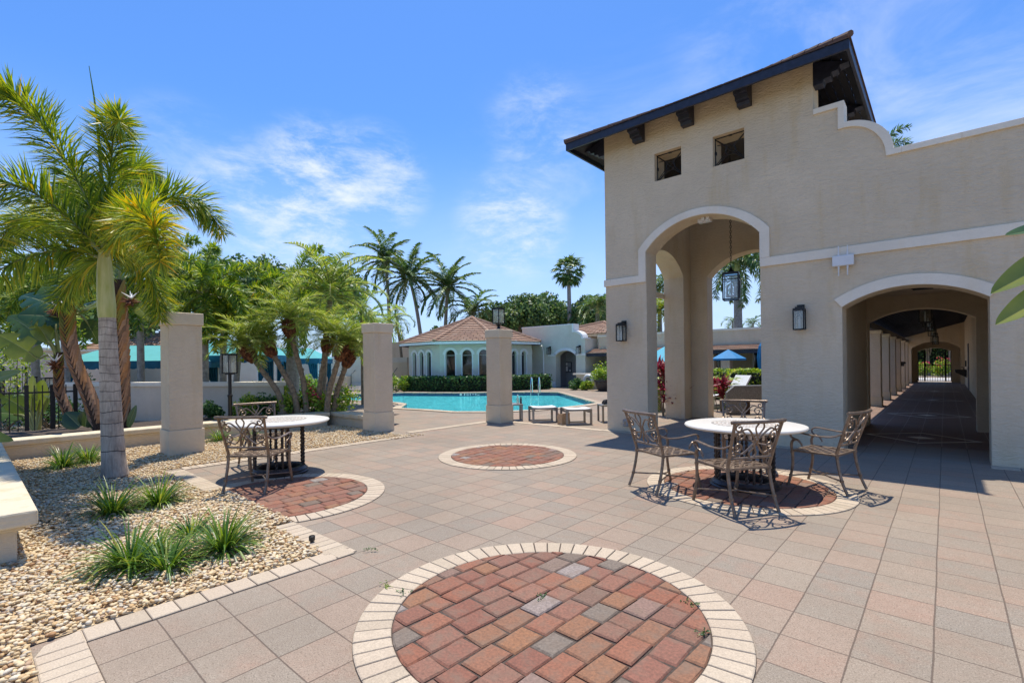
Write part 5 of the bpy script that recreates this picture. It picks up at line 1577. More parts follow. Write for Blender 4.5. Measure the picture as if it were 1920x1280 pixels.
def m_crownshaft():
    mt, nt = new_mat('crownshaft')
    p = nt.pos()
    c = nt.mix(nt.maprange(nt.noise(nt.scale(p, (1, 1, .15)), 20, 4), .35, .7), (.40, .40, .10), (.56, .52, .21))
    nt.out(principled(nt, c, .45, 0, None, .4))
    return mt
M['crownshaft'] = m_crownshaft()

LEAF_T = np.array([[0, 1, 3], [0, 3, 2], [2, 3, 4]])
class Leaves:
    """collects thin tapering leaflets; 5 vertices and 3 triangles each"""
    def __init__(s): s.V, s.n = [], 0
    def add(s, base, d, L, w_, rg, grav=.25, roll=None, kink=.5):
        n_ = len(base)
        d = d / np.linalg.norm(d, axis=1, keepdims=True)
        ref = np.where(np.abs(d[:, 2:3]) < .95, np.array([[0, 0, 1.]]), np.array([[1., 0, 0]]))
        sx = np.cross(d, ref); sx /= np.linalg.norm(sx, axis=1, keepdims=True)
        up_ = np.cross(sx, d)
        a = rg.normal(0, .5, n_) if roll is None else np.full(n_, roll) + rg.normal(0, .25, n_)
        sd = sx * np.cos(a)[:, None] + up_ * np.sin(a)[:, None]
        L = np.broadcast_to(np.asarray(L, float), (n_,))[:, None]; w_ = np.broadcast_to(np.asarray(w_, float), (n_,))[:, None]
        mid = base + d * L * kink
        d2 = d + np.array([0, 0, -1.]) * grav
        d2 /= np.linalg.norm(d2, axis=1, keepdims=True)
        tip = mid + d2 * L * (1 - kink)
        s.V.append(np.stack([base - sd * w_ * .22, base + sd * w_ * .22, mid - sd * w_ * .5, mid + sd * w_ * .5, tip], 1).reshape(-1, 3))
        s.n += n_
    def build(s, name, mt, parent=None, loc=None):
        V = np.concatenate(s.V)
        F = (LEAF_T[None] + (np.arange(s.n) * 5)[:, None, None]).reshape(-1, 3)
        o = np_mesh(name, V, F, mt, parent)
        if loc is not None: o.location = loc
        return o

def frond_path(base, az, el, L, droop, n_=14, power=1.3):
    pts = [np.array(base, float)]
    for i in range(n_ - 1):
        t = (i + .5) / (n_ - 1)
        e = el - droop * t ** power
        pts.append(pts[-1] + np.array([math.cos(az) * math.cos(e), math.sin(az) * math.cos(e), math.sin(e)]) * L / (n_ - 1))
    return np.array(pts)

def frond(lv, mb, P, n_leaf, ll, lw, rg, mode='flat', t0=.15, rr=.012, grav=.25, fwd=.8, vee=.3, env=None):
    """leaflets along the path P; mode flat (two rows) or plume (all round)"""
    P = np.asarray(P, float)
    k = len(P) - 1
    t = np.sort(rg.uniform(t0, 1, n_leaf)) if mode == 'plume' else np.linspace(t0, 1, n_leaf)
    u = np.clip(t * k, 0, k - 1e-6); i = u.astype(int); f = (u - i)[:, None]
    base = P[i] * (1 - f) + P[i + 1] * f
    T = P[i + 1] - P[i]; T /= np.linalg.norm(T, axis=1, keepdims=True)
    S = np.cross(T, np.array([0, 0, 1.])); nS = np.linalg.norm(S, axis=1, keepdims=True)
    S = np.where(nS > 1e-3, S / np.maximum(nS, 1e-3), np.array([1., 0, 0]))
    N_ = np.cross(S, T)
    e = np.interp(t, [0, .2, .55, .85, 1], [.55, .85, 1, .75, .45]) if env is None else np.interp(t, *env)
    L = ll * e * rg.uniform(.85, 1.1, n_leaf)
    if mode == 'plume':
        ph = rg.uniform(0, 2 * PI, n_leaf)
        fw_ = fwd * rg.uniform(.6, 1.25, n_leaf)[:, None]
        d = S * np.cos(ph)[:, None] + N_ * np.sin(ph)[:, None] + T * fw_
        lv.add(base, d, L, lw, rg, grav)
    else:
        for sg in (-1, 1):
            jit = rg.normal(0, .1, (n_leaf, 3))
            ff = (fwd * (.5 + .9 * t))[:, None]
            d = S * sg + T * ff + N_ * vee + jit
            lv.add(base, d, L, lw, rg, grav, roll=.0)
    if mb is not None:
        mb.tube([tuple(p) for p in P], list(np.linspace(rr, rr * .25, len(P))), 5)

# ---- the big foxtail palm in front on the left
TB = gp(217, 896); TD = (TB - Vector((0, 0, 0))).dot(fw)
fox = thing('foxtail_palm', 'foxtail palm with a ringed grey trunk and golden-green plumes in the gravel bed', 'palm tree', (TB.x, TB.y, 0))
iv = Vector((-TB.x, -TB.y, 0))
path = [(217, 902, .245), (214, 870, .205), (211, 820, .185), (208, 760, .175), (205, 690, .16), (202, 620, .145), (201, 594, .137)]
b = MB(); pts = [at(x, y, TD) for x, y, r_ in path]
pp_ = catmull(pts, 40)
rr_ = list(np.interp(np.linspace(0, 1, 40), np.linspace(0, 1, len(path)), [r_ * .68 for _, _, r_ in path]))
b.tube(pp_, rr_, 28); b.build('trunk', M['ringed'], fox, smooth=True, loc=iv)
b = MB(); pts = [at(x, y, TD) for x, y in ((201, 596), (199, 560), (197, 520), (196, 488), (196, 470))]
b.tube(catmull(pts, 18), list(np.interp(np.linspace(0, 1, 18), [0, .15, .6, 1], [.098, .106, .086, .058])), 24); b.build('crownshaft', M['crownshaft'], fox, smooth=True, loc=iv)
b = MB(); b.tube(catmull([at(195, 480, TD), at(190, 330, TD), at(180, 210, TD), at(167, 124, TD)], 14), list(np.linspace(.03, .004, 14)), 6); b.build('spear_leaf', M['foxd'], fox, loc=iv)
rgn = np.random.default_rng(21)
FR = [  # control points (px, py, depth offset), leaflets, leaflet length
    [(197, 478, 0), (165, 380, -.1), (100, 265, -.25), (30, 190, -.45), (-60, 150, -.7)],
    [(197, 482, 0), (150, 430, -.3), (85, 375, -.6), (20, 345, -.9), (-70, 345, -1.2)],
    [(197, 488, 0), (150, 470, -.15), (95, 472, -.4), (30, 490, -.7), (-40, 530, -1.0)],
    [(198, 478, 0), (203, 390, .1), (208, 310, .15), (214, 240, -.1), (226, 225, -.55)],
    [(198, 484, 0), (225, 440, -.4), (258, 410, -.9), (288, 425, -1.35), (300, 490, -1.65)],
    [(198, 480, 0), (245, 410, .3), (310, 372, .6), (375, 382, .85), (418, 438, 1.0)],
    [(198, 486, 0), (225, 465, .5), (262, 480, 1.0), (290, 540, 1.3), (300, 600, 1.4)],
    [(198, 480, 0), (190, 420, .7), (170, 370, 1.3), (140, 350, 1.9), (105, 380, 2.3)],
    [(198, 480, 0), (220, 380, .8), (250, 320, 1.3), (268, 320, 1.7), (285, 350, 2.0)],
    [(197, 488, 0), (175, 490, .5), (140, 520, .9), (110, 570, 1.1)],
    [(197, 482, 0), (140, 430, .4), (80, 410, .8), (20, 425, 1.1), (-30, 480, 1.2)],
    [(197, 480, 0), (232, 440, .2), (275, 440, .5), (315, 490, .8)],
]
for k, cp in enumerate(FR):
    P = np.array([tuple(v) for v in catmull([at(x, y, TD + dz) + iv for x, y, dz in cp], 26)])
    LN = np.linalg.norm(np.diff(P, axis=0), axis=1).sum()
    lv, mb = Leaves(), MB()
    frond(lv, mb, P, int(350 * LN), .50, .019, rgn, 'plume', .1, .02, .3, .7)
    fo = lv.build('frond', M['gold' if k == 4 else 'fox'], fox)
    mb.build('frond_stem', M['rachis'], fo)

# ---- pygmy date palms leaning out of the planter
def date_palm(label, base, top, seed, R_=1.0, nfr=34, head=.13):
    rg = np.random.default_rng(seed)
    t = thing('date_palm', label, 'palm tree', tuple(base), 0, 'leaning pygmy date palms in the planter')
    tp = Vector(top) - Vector(base)
    bow = Vector((tp.x, tp.y, 0)) * .18
    pth = catmull([(0, 0, -.1), tuple(tp * .35 - bow), tuple(tp * .7 - bow * .6), tuple(tp)], 20)
    b = MB(); b.tube(pth, list(np.linspace(.075, .052, 20) + rg.uniform(-.006, .006, 20)), 10)
    for k in range(90):
        u = rg.uniform(.05, .98); i = min(int(u * 19), 18); c = pth[i].lerp(pth[i + 1], u * 19 - i)
        a = rg.uniform(0, 2 * PI); r_ = .062
        b.tube([c + Vector((math.cos(a), math.sin(a), 0)) * r_ * .7, c + Vector((math.cos(a), math.sin(a), .4)) * (r_ + .022)], [.018, .006], 4)
    b.build('trunk', M['trunk'], t, smooth=True)
    ax = (pth[-1] - pth[-3]).normalized()
    b = MB()
    for k in range(150):
        u = rg.uniform(0, 1); a = rg.uniform(0, 2 * PI)
        c = tp + ax * (-.30 + u * .42)
        r_ = head * (.55 + .6 * math.sin(PI * min(1, u * .85 + .1)))
        o_ = ax.orthogonal().normalized(); o2 = ax.cross(o_)
        dv = o_ * math.cos(a) + o2 * math.sin(a)
        b.tube([c + dv * r_ * .55, c + dv * r_ * .95 + ax * .03, c + dv * r_ * 1.2 + ax * .09], [.024, .022, .006], 4)
    b.build('leaf_base_fibre', M['boot'], t)
    lv, mb = Leaves(), MB()
    for k in range(nfr):
        u = k / nfr
        az = k * 2.39996 + rg.uniform(-.3, .3)
        el = math.asin(1 - 1.15 * u) if u < .95 else -.2
        el = R(84) - R(72) * u + rg.uniform(-.12, .12)
        L = R_ * rg.uniform(.85, 1.12)
        P = frond_path(np.array(tp + ax * .12), az, el, L, R(72) + R(22) * u, 14)
        frond(lv, mb, P, 44, .29 * R_, .0155, rg, 'flat', .12, .010, .3, .8, .25)
    lv.build('crown', M['rob'], t)
    mb.build('frond_stems', M['rachis'], t)
    return t
DPD = 12.1
for k, (bx, by, tx, ty, dz, lab, rad, nf) in enumerate((
        (535, 778, 464, 660, .0, 'pygmy date palm leaning farthest left toward the lamp post', 1.08, 36),
        (560, 778, 503, 650, .15, 'pygmy date palm with the darkest thin head, second from the left of the group', .9, 30),
        (576, 772, 541, 612, .3, 'tallest pygmy date palm in the middle of the leaning group', 1.12, 38),
        (596, 780, 615, 640, .5, 'nearly upright pygmy date palm right of the tallest one', 1.0, 30),
        (612, 785, 641, 655, .1, 'pygmy date palm with a fat brown head leaning right by the pillar', .95, 34),
        (626, 788, 655, 668, .35, 'short pygmy date palm rightmost of the leaning group', .8, 24))):
    bs = at(bx, by, DPD + dz); bs.z = .22
    date_palm(lab, bs, at(tx, ty, DPD + dz), 40 + k, rad * 1.05, int(nf * .66))
flat_sheet('planting_soil', [[(-14, .3), (-11.7, .3), (-11.7, 6.5), (-9.8, 6.5), (-10.4, 7.4), (-13.2, 6.9), (-14, 4)]], .24, M['soil'])

# ---- taller feather palms
def feather_palm(label, base, top, seed, R_, nfr, mat_, mode='plume', trunk='trunk_grey', tr=(.16, .11), ll=.4, lw=.035, nl=170, shaft=True, grp=None, droop=(70, 50), name='feather_palm', elev=(80, 105), grav=.3):
    rg = np.random.default_rng(seed)
    t = thing(name, label, 'palm tree', tuple(base), 0, grp)
    tp = Vector(top) - Vector(base)
    pth = catmull([(0, 0, -.1), tuple(Vector((tp.x * .25, tp.y * .25, tp.z * .4))), tuple(Vector((tp.x * .6, tp.y * .6, tp.z * .75))), tuple(tp)], 18)
    b = MB(); b.tube(pth, list(np.linspace(tr[0], tr[1], 18)), 12); b.build('trunk', M[trunk], t, smooth=True)
    if shaft:
        b = MB(); b.tube([tuple(tp), tuple(tp + Vector((0, 0, R_ * .1))), tuple(tp + Vector((0, 0, R_ * .3)))], [tr[1] * .95, tr[1] * 1.1, tr[1] * .6], 12); b.build('crownshaft', M['crownshaft'], t, smooth=True)
    top_ = tp + Vector((0, 0, R_ * .25 if shaft else 0))
    lv, mb = Leaves(), MB()
    for k in range(nfr):
        u = (k + .5) / nfr
        az = k * 2.39996 + rg.uniform(-.35, .35)
        el = R(elev[0]) - R(elev[1]) * u + rg.uniform(-.1, .1)
        P = frond_path(np.array(top_), az, el, R_ * rg.uniform(.85, 1.15), R(droop[0]) + R(droop[1]) * rg.uniform(.2, 1), 14)
        frond(lv, mb, P, nl, ll, lw, rg, mode, .1, R_ * .012, grav, .75)
    lv.build('crown', M[mat_], t); mb.build('frond_stems', M['rachis'], t)
    return t
def gz(px, py, d):
    v = at(px, py, d); v.z = 0; return v
feather_palm('foxtail palm directly behind the left stucco pillar', gz(383, 780, 13.6), at(383, 585, 13.6), 61, 2.0, 15, 'foxd', ll=.34, lw=.034, nl=330, tr=(.13, .10))
feather_palm('foxtail palm with a thick ringed trunk behind the leaning palms', gz(549, 750, 17.5), at(549, 600, 17.5), 62, 2.6, 16, 'foxd', trunk='trunk_grey', tr=(.24, .17), ll=.42, lw=.045, nl=330)
feather_palm('broad bushy palm crown behind the tallest leaning palm', gz(604, 750, 15.0), at(620, 555, 15.0), 63, 2.0, 30, 'rob', 'flat', 'trunk', (.09, .08), .42, .032, 60, False, elev=(85, 110))
feather_palm('yellowish feather palm low behind the leaning palms', gz(440, 760, 16.0), at(455, 615, 16.0), 64, 1.8, 15, 'fox', ll=.34, lw=.04, nl=220, tr=(.1, .08))
feather_palm('green feather palm behind the broad-leaved plants on the far left', gz(70, 740, 16.0), at(60, 600, 16.0), 65, 2.2, 13, 'foxd', ll=.4, lw=.045, nl=220, tr=(.12, .1))
feather_palm('feather palm above the cabana left of the pillar', gz(318, 740, 16.5), at(320, 550, 16.5), 66, 2.4, 16, 'foxd', ll=.4, lw=.045, nl=240, tr=(.12, .1))
feather_palm('young yellow-green feather palm between the left pillar and the lamp post', gz(418, 770, 14.4), at(420, 615, 14.4), 67, 1.6, 15, 'fox', ll=.34, lw=.034, nl=240, tr=(.1, .08))
feather_palm('small feather palm crown left of the second pillar above the terrace steps', gz(682, 740, 18.5), at(680, 600, 18.5), 68, 1.7, 18, 'rob', 'flat', 'trunk', (.1, .08), .42, .04, 44, False)
feather_palm('green feather palm behind the tall chevron trunk, above the cabana', gz(265, 740, 15.5), at(262, 560, 15.5), 69, 2.0, 14, 'foxd', ll=.38, lw=.04, nl=230, tr=(.11, .09))
feather_palm('green feather palm rising between the bird of paradise leaves and the white house', gz(125, 740, 15.0), at(118, 570, 15.0), 88, 1.9, 14, 'foxd', ll=.38, lw=.04, nl=230, tr=(.11, .09))
# tall coconut palms beyond the pool house
for k, (bx, tx, ty, d, lab) in enumerate(((734, 723, 488, 50, 'tallest coconut palm, leftmost of the tall trio behind the pool house'), (797, 768, 522, 47, 'coconut palm leaning left, in the middle of the tall trio'), (832, 840, 540, 46, 'upright coconut palm at the right of the tall trio'))):
    feather_palm(lab, gz(bx, 690, d), at(tx, ty, d), 70 + k, 3.6, 27, 'coco', 'flat', 'trunk_grey', (.20, .14), .75, .13, 46, False, 'coconut palms behind the pool house', (30, 50), 'coconut_palm', (84, 125), .6)
feather_palm('short dark palm peeking over the apex of the pool house roof', gz(887, 690, 44), at(887, 585, 44), 74, 2.9, 20, 'coco', 'flat', 'trunk_grey', (.25, .18), .8, .12, 30, False, None, (50, 50), 'coconut_palm', (80, 100), .4)
feather_palm('slender palm with a thin leaning trunk left of the pool house', gz(757, 690, 33), at(744, 608, 33), 75, 1.5, 9, 'coco', 'flat', 'trunk', (.1, .08), .45, .06, 24, True, None, (80, 60), 'slender_palm', (80, 90), .6)
feather_palm('tufted green palm above the left of the pool house by the second pillar', gz(725, 690, 31), at(728, 605, 31), 76, 1.7, 12, 'rob', 'flat', 'trunk', (.12, .1), .5, .07, 24, False, None, (70, 50), 'slender_palm')
feather_palm('large palm hanging its fronds behind the lantern in the tower arch', gz(1385, 690, 27), at(1383, 520, 27), 77, 2.9, 20, 'coco', 'plume', 'trunk_grey', (.24, .2), .55, .06, 170, True, None, (70, 90), 'feather_palm', (75, 95), .6)
feather_palm('tall palm seen through the narrow left opening of the tower', gz(1240, 690, 34), at(1236, 560, 34), 78, 2.3, 16, 'coco', 'flat', 'trunk_grey', (.16, .12), .8, .09, 30, True, None, (80, 60))
feather_palm('yellow-green palm low behind the narrow left opening of the tower', gz(1236, 690, 30), at(1236, 600, 30), 79, 1.9, 14, 'fox', 'flat', 'trunk_grey', (.14, .1), .7, .08, 30, True, None, (80, 60))
feather_palm('dark palm beside the left edge of the tower above the tile roof', gz(1122, 690, 40), at(1120, 588, 40), 80, 2.2, 14, 'coco', 'flat', 'trunk_grey', (.2, .15), .8, .1, 30, True, None, (80, 60))
feather_palm('palm standing behind the long wall with one frond tip above the parapet', gz(1648, 690, 26), at(1640, 318, 26), 87, 2.4, 14, 'coco', 'plume', 'trunk_grey', (.25, .18), .45, .06, 150, True, None, (60, 60))
feather_palm('tiny distant palm over the wing roof left of the arch lantern', gz(1375, 690, 70), at(1374, 603, 70), 82, 1.6, 10, 'coco', 'flat', 'trunk_grey', (.16, .12), .8, .12, 14, False, None, (60, 60))
feather_palm('tiny distant palm over the wing roof right of the arch lantern', gz(1410, 690, 66), at(1412, 606, 66), 83, 1.7, 10, 'coco', 'flat', 'trunk_grey', (.16, .12), .8, .12, 14, False, None, (60, 60))

# fan palm
rg = np.random.default_rng(90)
bs = gz(1067, 690, 46); tp = at(1066, 508, 46) - bs
t = thing('fan_palm', 'tall fan palm with a skirt of hanging fronds behind the tile roofs', 'palm tree', tuple(bs))
b = MB(); b.tube(catmull([(0, 0, 0), tuple(tp * .5 + Vector((.08, 0, 0))), tuple(tp)], 12), list(np.linspace(.26, .17, 12)), 10); b.build('trunk', M['trunk_grey'], t, smooth=True)
lv, mb = Leaves(), MB()
for k in range(44):
    u = (k + .5) / 44; az = k * 2.39996; el = R(75) - R(150) * u
    dv = np.array([math.cos(az) * math.cos(el), math.sin(az) * math.cos(el), math.sin(el)])
    c = np.array(tp) + dv * rg.uniform(.8, 1.15)
    mb.tube([tuple(tp), tuple(c)], .02, 4)
    sd = np.array([-math.sin(az), math.cos(az), 0]); un = np.cross(dv, sd)
    a = np.linspace(-1.5, 1.5, 15)[:, None]
    dd_ = dv * np.cos(a) + sd * np.sin(a) + un * rg.normal(0, .08, (15, 1))
    lv.add(np.repeat(c[None], 15, 0), dd_, rg.uniform(.75, 1.0), .15, rg, .8)
lv.build('crown', M['coco'], t); mb.build('frond_stems', M['rachis'], t)

# ---- broadleaf trees and shrubs
def leaf_cloud(blobs, n_, size, rg, shell=.55):
    """random leaf quads clustered in the blobs (centre, radii)"""
    vol = np.array([b_[1][0] * b_[1][1] * b_[1][2] for b_ in blobs]) ** .67
    pick = rg.choice(len(blobs), n_, p=vol / vol.sum())
    ctr = np.array([b_[0] for b_ in blobs], float)[pick]; rad = np.array([b_[1] for b_ in blobs], float)[pick]
    d = rg.normal(0, 1, (n_, 3)); d /= np.linalg.norm(d, axis=1, keepdims=True)
    r_ = shell + (1.08 - shell) * rg.uniform(0, 1, (n_, 1)) ** .6
    p = ctr + d * rad * r_
    a = rg.normal(0, 1, (n_, 3)) + d * .35 + np.array([0, 0, .5]); a /= np.linalg.norm(a, axis=1, keepdims=True)
    x = np.cross(a, rg.normal(0, 1, (n_, 3))); x /= np.linalg.norm(x, axis=1, keepdims=True)
    y = np.cross(a, x)
    s_ = size * rg.uniform(.6, 1.3, (n_, 1))
    V = np.stack([p - x * s_ * .5, p + y * s_ * .28, p + x * s_ * .5, p - y * s_ * .28], 1).reshape(-1, 3)
    F = np.arange(n_ * 4).reshape(-1, 4)
    return V, F
def tree(label, base, cz, rad, seed, n_=5200, size=.34, mt='oak', nb=26, trunk_r=.22, name='broadleaf_tree', cat='tree', grp=None):
    rg = np.random.default_rng(seed)
    t = thing(name, label, cat, tuple(base), 0, grp)
    blobs = []
    for k in range(nb):
        d = rg.normal(0, 1, 3); d /= np.linalg.norm(d); d[2] = abs(d[2]) * .9 - .25
        rr = rg.uniform(.45, .85)
        c = np.array([0, 0, cz]) + d * np.array(rad) * rr
        s_ = rg.uniform(.22, .42)
        blobs.append((c, (rad[0] * s_, rad[1] * s_, rad[2] * s_ * .85)))
    b = MB(); b.tube(catmull([(0, 0, -.1), (rg.uniform(-.2, .2), rg.uniform(-.2, .2), cz * .5), (0, 0, cz)], 10), list(np.linspace(trunk_r, trunk_r * .4, 10)), 8)
    for bb_ in blobs[::3]:
        b.tube([(0, 0, cz * .55), tuple(np.array([0, 0, cz * .7]) * .6 + bb_[0] * .4), tuple(bb_[0])], [trunk_r * .4, trunk_r * .25, trunk_r * .08], 5)
    b.build('trunk', M['trunk'], t)
    V, F = leaf_cloud(blobs, n_, size, rg)
    np_mesh('crown', V, F, M[mt], t)
    return t
def btree(px, ytop, d, wpx, lab, seed, **k):
    bs = gz(px, 690, d)
    zt = at(px, ytop, d).z
    r_ = wpx / 2 * d / FPX
    cz = zt * .6
    return tree(lab, bs, cz, (r_, r_, zt - cz), seed, **k)
btree(355, 452, 33, 160, 'dark broad tree behind the left pillar', 101, size=.30, n_=7000)
btree(490, 442, 34, 160, 'dark broad tree behind the middle cabana', 102, size=.30, n_=7000)
btree(625, 450, 34, 150, 'dark broad tree behind the leaning palm crowns, left of the coconut palms', 103, size=.30, n_=7000)
btree(690, 575, 38, 60, 'small dark tree between the second pillar and the coconut palms', 104, size=.3, n_=2500)
btree(672, 612, 37, 90, 'low dark tree filling the gap left of the second pillar', 112, size=.3, n_=3500)
btree(40, 480, 27, 200, 'dark broad tree on the far left behind the broad-leaved plants', 105, size=.28, n_=7000)
btree(200, 500, 27, 170, 'dark broad tree behind the ringed palm trunk', 109, size=.28, n_=7000)
btree(835, 602, 52, 80, 'low dark tree behind the left slope of the pool house roof', 106, size=.42, n_=2500)
btree(975, 528, 46, 130, 'dark oak behind the right slope of the pool house roof', 107, size=.36, n_=7000)
btree(1040, 535, 50, 130, 'dark oak left of the fan palm trunk, above the scrolled wall', 108, size=.38, n_=7000)
btree(1105, 538, 47, 110, 'dark oak between the fan palm and the tower', 110, size=.38, n_=6000)
btree(925, 556, 52, 80, 'dark oak just right of the pillar lantern', 111, size=.4, n_=3500)

def shrub(label, p, rad, seed, n_=900, size=.09, mt='bright', nb=9, name='shrub', cat='shrub', z=0.0, grp=None, flowers=None):
    rg = np.random.default_rng(seed)
    t = thing(name, label, cat, (p[0], p[1], z), 0, grp)
    blobs = []
    for k in range(nb):
        d = rg.normal(0, 1, 3); d /= np.linalg.norm(d); d[2] = abs(d[2])
        blobs.append((np.array([0, 0, rad[2] * .35]) + d * np.array(rad) * rg.uniform(.3, .7), tuple(np.array(rad) * rg.uniform(.3, .5))))
    V, F = leaf_cloud(blobs, n_, size, rg, .3)
    np_mesh('foliage', V, F, M[mt], t)
    b = MB()
    for bb_ in blobs: b.tube([(0, 0, -.02), tuple(bb_[0] * .6), tuple(bb_[0])], [.018, .012, .006], 4)
    b.build('stems', M['trunk'], t)
    if flowers:
        V, F = leaf_cloud([(b_[0] + np.array([0, 0, b_[1][2] * .5]), tuple(np.array(b_[1]) * .7)) for b_ in blobs[:flowers[1]]], flowers[0], size * .9, rg, .7)
        np_mesh('blossom', V, F, M['pink'], t)
    return t
# planter shrubs behind the low wall
PZ = .24
for k, (px, py, d, r_, h_, mt, lab, fl) in enumerate((
        (400, 790, 11.9, .32, .32, 'hedge', 'dark green shrub in the planter just right of the left pillar', None),
        (465, 780, 12.2, .45, .42, 'bright', 'yellow-green shrub in the planter behind the far chair', None),
        (505, 770, 12.3, .32, .5, 'hedge', 'dark leafy shrub by the end of the retaining wall', None),
        (545, 770, 12.4, .45, .45, 'bright', 'bright shrub at the feet of the leaning trunks', None),
        (590, 765, 12.6, .5, .62, 'bright', 'bright shrub with pink blossoms between the leaning trunks', (170, 5)),
        (640, 770, 12.9, .55, .62, 'bright', 'rounded yellow-green shrub right of the leaning trunks', None),
        (525, 735, 13.6, .4, .75, 'bright', 'tall pale green shrub in front of the middle cabana curtain', None))):
    p = at(px, py, d)
    shrub(lab, p, (r_, r_, h_), 120 + k, 1100, .085, mt, 10, z=PZ, flowers=fl)
for k, (px, py, d, r_, h_, mt, lab, fl) in enumerate((
        (475, 735, 19, .5, .8, 'hedge', 'dark shrub in front of the middle cabana', None),
        (578, 725, 23, .6, .9, 'bright', 'pale shrub beside the farthest cabana', None),
        (745, 728, 27, .75, .85, 'bright', 'yellow-green shrub at the left end of the pool house hedge', None),
        (1080, 727, 26.6, .45, .55, 'hedge', 'dark green bush at the foot of the terrace wall', None),
        (1100, 727, 26.2, .42, .5, 'bright', 'yellow-green bush in front of the white ring', None),
        (30, 660, 17.5, 1.6, 2.3, 'bright', 'tall light green bush by the white house on the far left', None),
        (150, 700, 15.5, .9, 1.0, 'hedge', 'dark shrub behind the leaning broad-leaved trunks', None),
        (10, 790, 12.0, .9, .9, 'hedge', 'dark shrub low behind the black fence on the left', None),
        (90, 800, 12.4, .8, .75, 'hedge', 'dark shrub low behind the fence post', None),
        (1130, 690, 25.5, .9, 1.35, 'bright', 'yellow-green shrub bed above the terrace wall by the tower', None))):
    p = gz(px, py, d)
    shrub(lab, p, (r_, r_, h_), 140 + k, 1000, .12 if d > 15 else .09, mt, 10, flowers=fl)
shrub('yellow-green shrub growing in the dark pot', (-13.2, 22.0), (.75, .75, .62), 160, 900, .12, 'bright', 9, z=.52)
# distant left grass-like bed at the gate end of the corridor
for k, (x, y, lab, fl) in enumerate(((-1.2, 50.5, 'pink flowering bush left beyond the corridor gate', (120, 6)), (-.2, 51.0, 'pink flowering bush in the middle beyond the corridor gate', (120, 6)), (1.0, 50.4, 'pink flowering bush right beyond the corridor gate', (160, 8)))):
    shrub(lab, (x, y), (.8, .7, 1.1), 170 + k, 700, .16, 'bright', 8, flowers=fl)
tree('dark green tree beyond the street past the corridor gate', (-1.0, 56, 0), 3.2, (2.6, 2.6, 2.0), 180, 2500, .35, 'bright', 14, .15)
tree('forked tree with pale trunk beyond the corridor gate', (.4, 54, 0), 4.2, (2.4, 2.4, 1.6), 181, 1200, .35, 'bright', 10, .16)

# clipped hedges
def hedge(label, pts, w_, h_, seed, dens=420, size=.09, mt='hedge', z=0.0):
    rg = np.random.default_rng(seed)
    t = thing('hedge', label, 'hedge', (pts[0].x, pts[0].y, z))
    o_ = Vector((pts[0].x, pts[0].y, 0))
    Vs = []
    b = MB()
    for a, c in zip(pts[:-1], pts[1:]):
        a, c = a - o_, c - o_; a.z = c.z = 0
        d = c - a; L = d.length; d.normalize(); nr_ = Vector((-d.y, d.x, 0))
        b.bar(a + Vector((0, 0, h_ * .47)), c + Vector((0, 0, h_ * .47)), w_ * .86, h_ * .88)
        n_ = int(dens * (2 * h_ + w_) * L)
        s_ = rg.uniform(-.02, 1.02, n_) * L
        q = rg.uniform(0, 2 * h_ + w_, n_)
        off = np.where(q < h_, -w_ / 2, np.where(q < h_ + w_, q - h_ - w_ / 2, w_ / 2)); hh = np.where(q < h_, q, np.where(q < h_ + w_, h_, 2 * h_ + w_ - q))
        p = np.array(a)[None] + np.array(d)[None] * s_[:, None] + np.array(nr_)[None] * off[:, None] + np.array([0, 0, 1.])[None] * hh[:, None]
        p += rg.normal(0, .035, p.shape)
        Vs.append(p)
    p = np.concatenate(Vs); n_ = len(p)
    x = rg.normal(0, 1, (n_, 3)); x /= np.linalg.norm(x, axis=1, keepdims=True)
    y = np.cross(x, rg.normal(0, 1, (n_, 3))); y /= np.linalg.norm(y, axis=1, keepdims=True)
    s_ = size * rg.uniform(.6, 1.3, (n_, 1))
    V = np.stack([p - x * s_ * .5, p + y * s_ * .28, p + x * s_ * .5, p - y * s_ * .28], 1).reshape(-1, 3)
    np_mesh('foliage', V, np.arange(n_ * 4).reshape(-1, 4), M['hedge'] if mt == 'hedge' else M[mt], t)
    b.build('dark_core', m_plain('hedge_inside', (.008, .018, .007), .9), t)  # one solid dark box stands in for the hedge's inside
    return t
hp = [gp(755, 733.5), gp(862, 734.5), gp(945, 733), gp(1028, 729.5)]
hp = [h + Vector((-fw.x, -fw.y, 0)) * -.5 for h in hp]
hedge('long dark clipped hedge in front of the pool house windows', hp, .8, .78, 190, 320, .12)
hedge('clipped hedge with yellow-green top behind the thin fence, past the tower arch', [Vector((-9.4, 19.7, 0)), Vector((-2.5, 19.7, 0))], .7, 1.12, 191, 300, .12, 'bright')

hedge('tall green hedge across the street beyond the corridor gate', [Vector((-5, 58, 0)), Vector((5, 58, 0))], 1.4, 3.4, 192, 60, .3, 'oak')
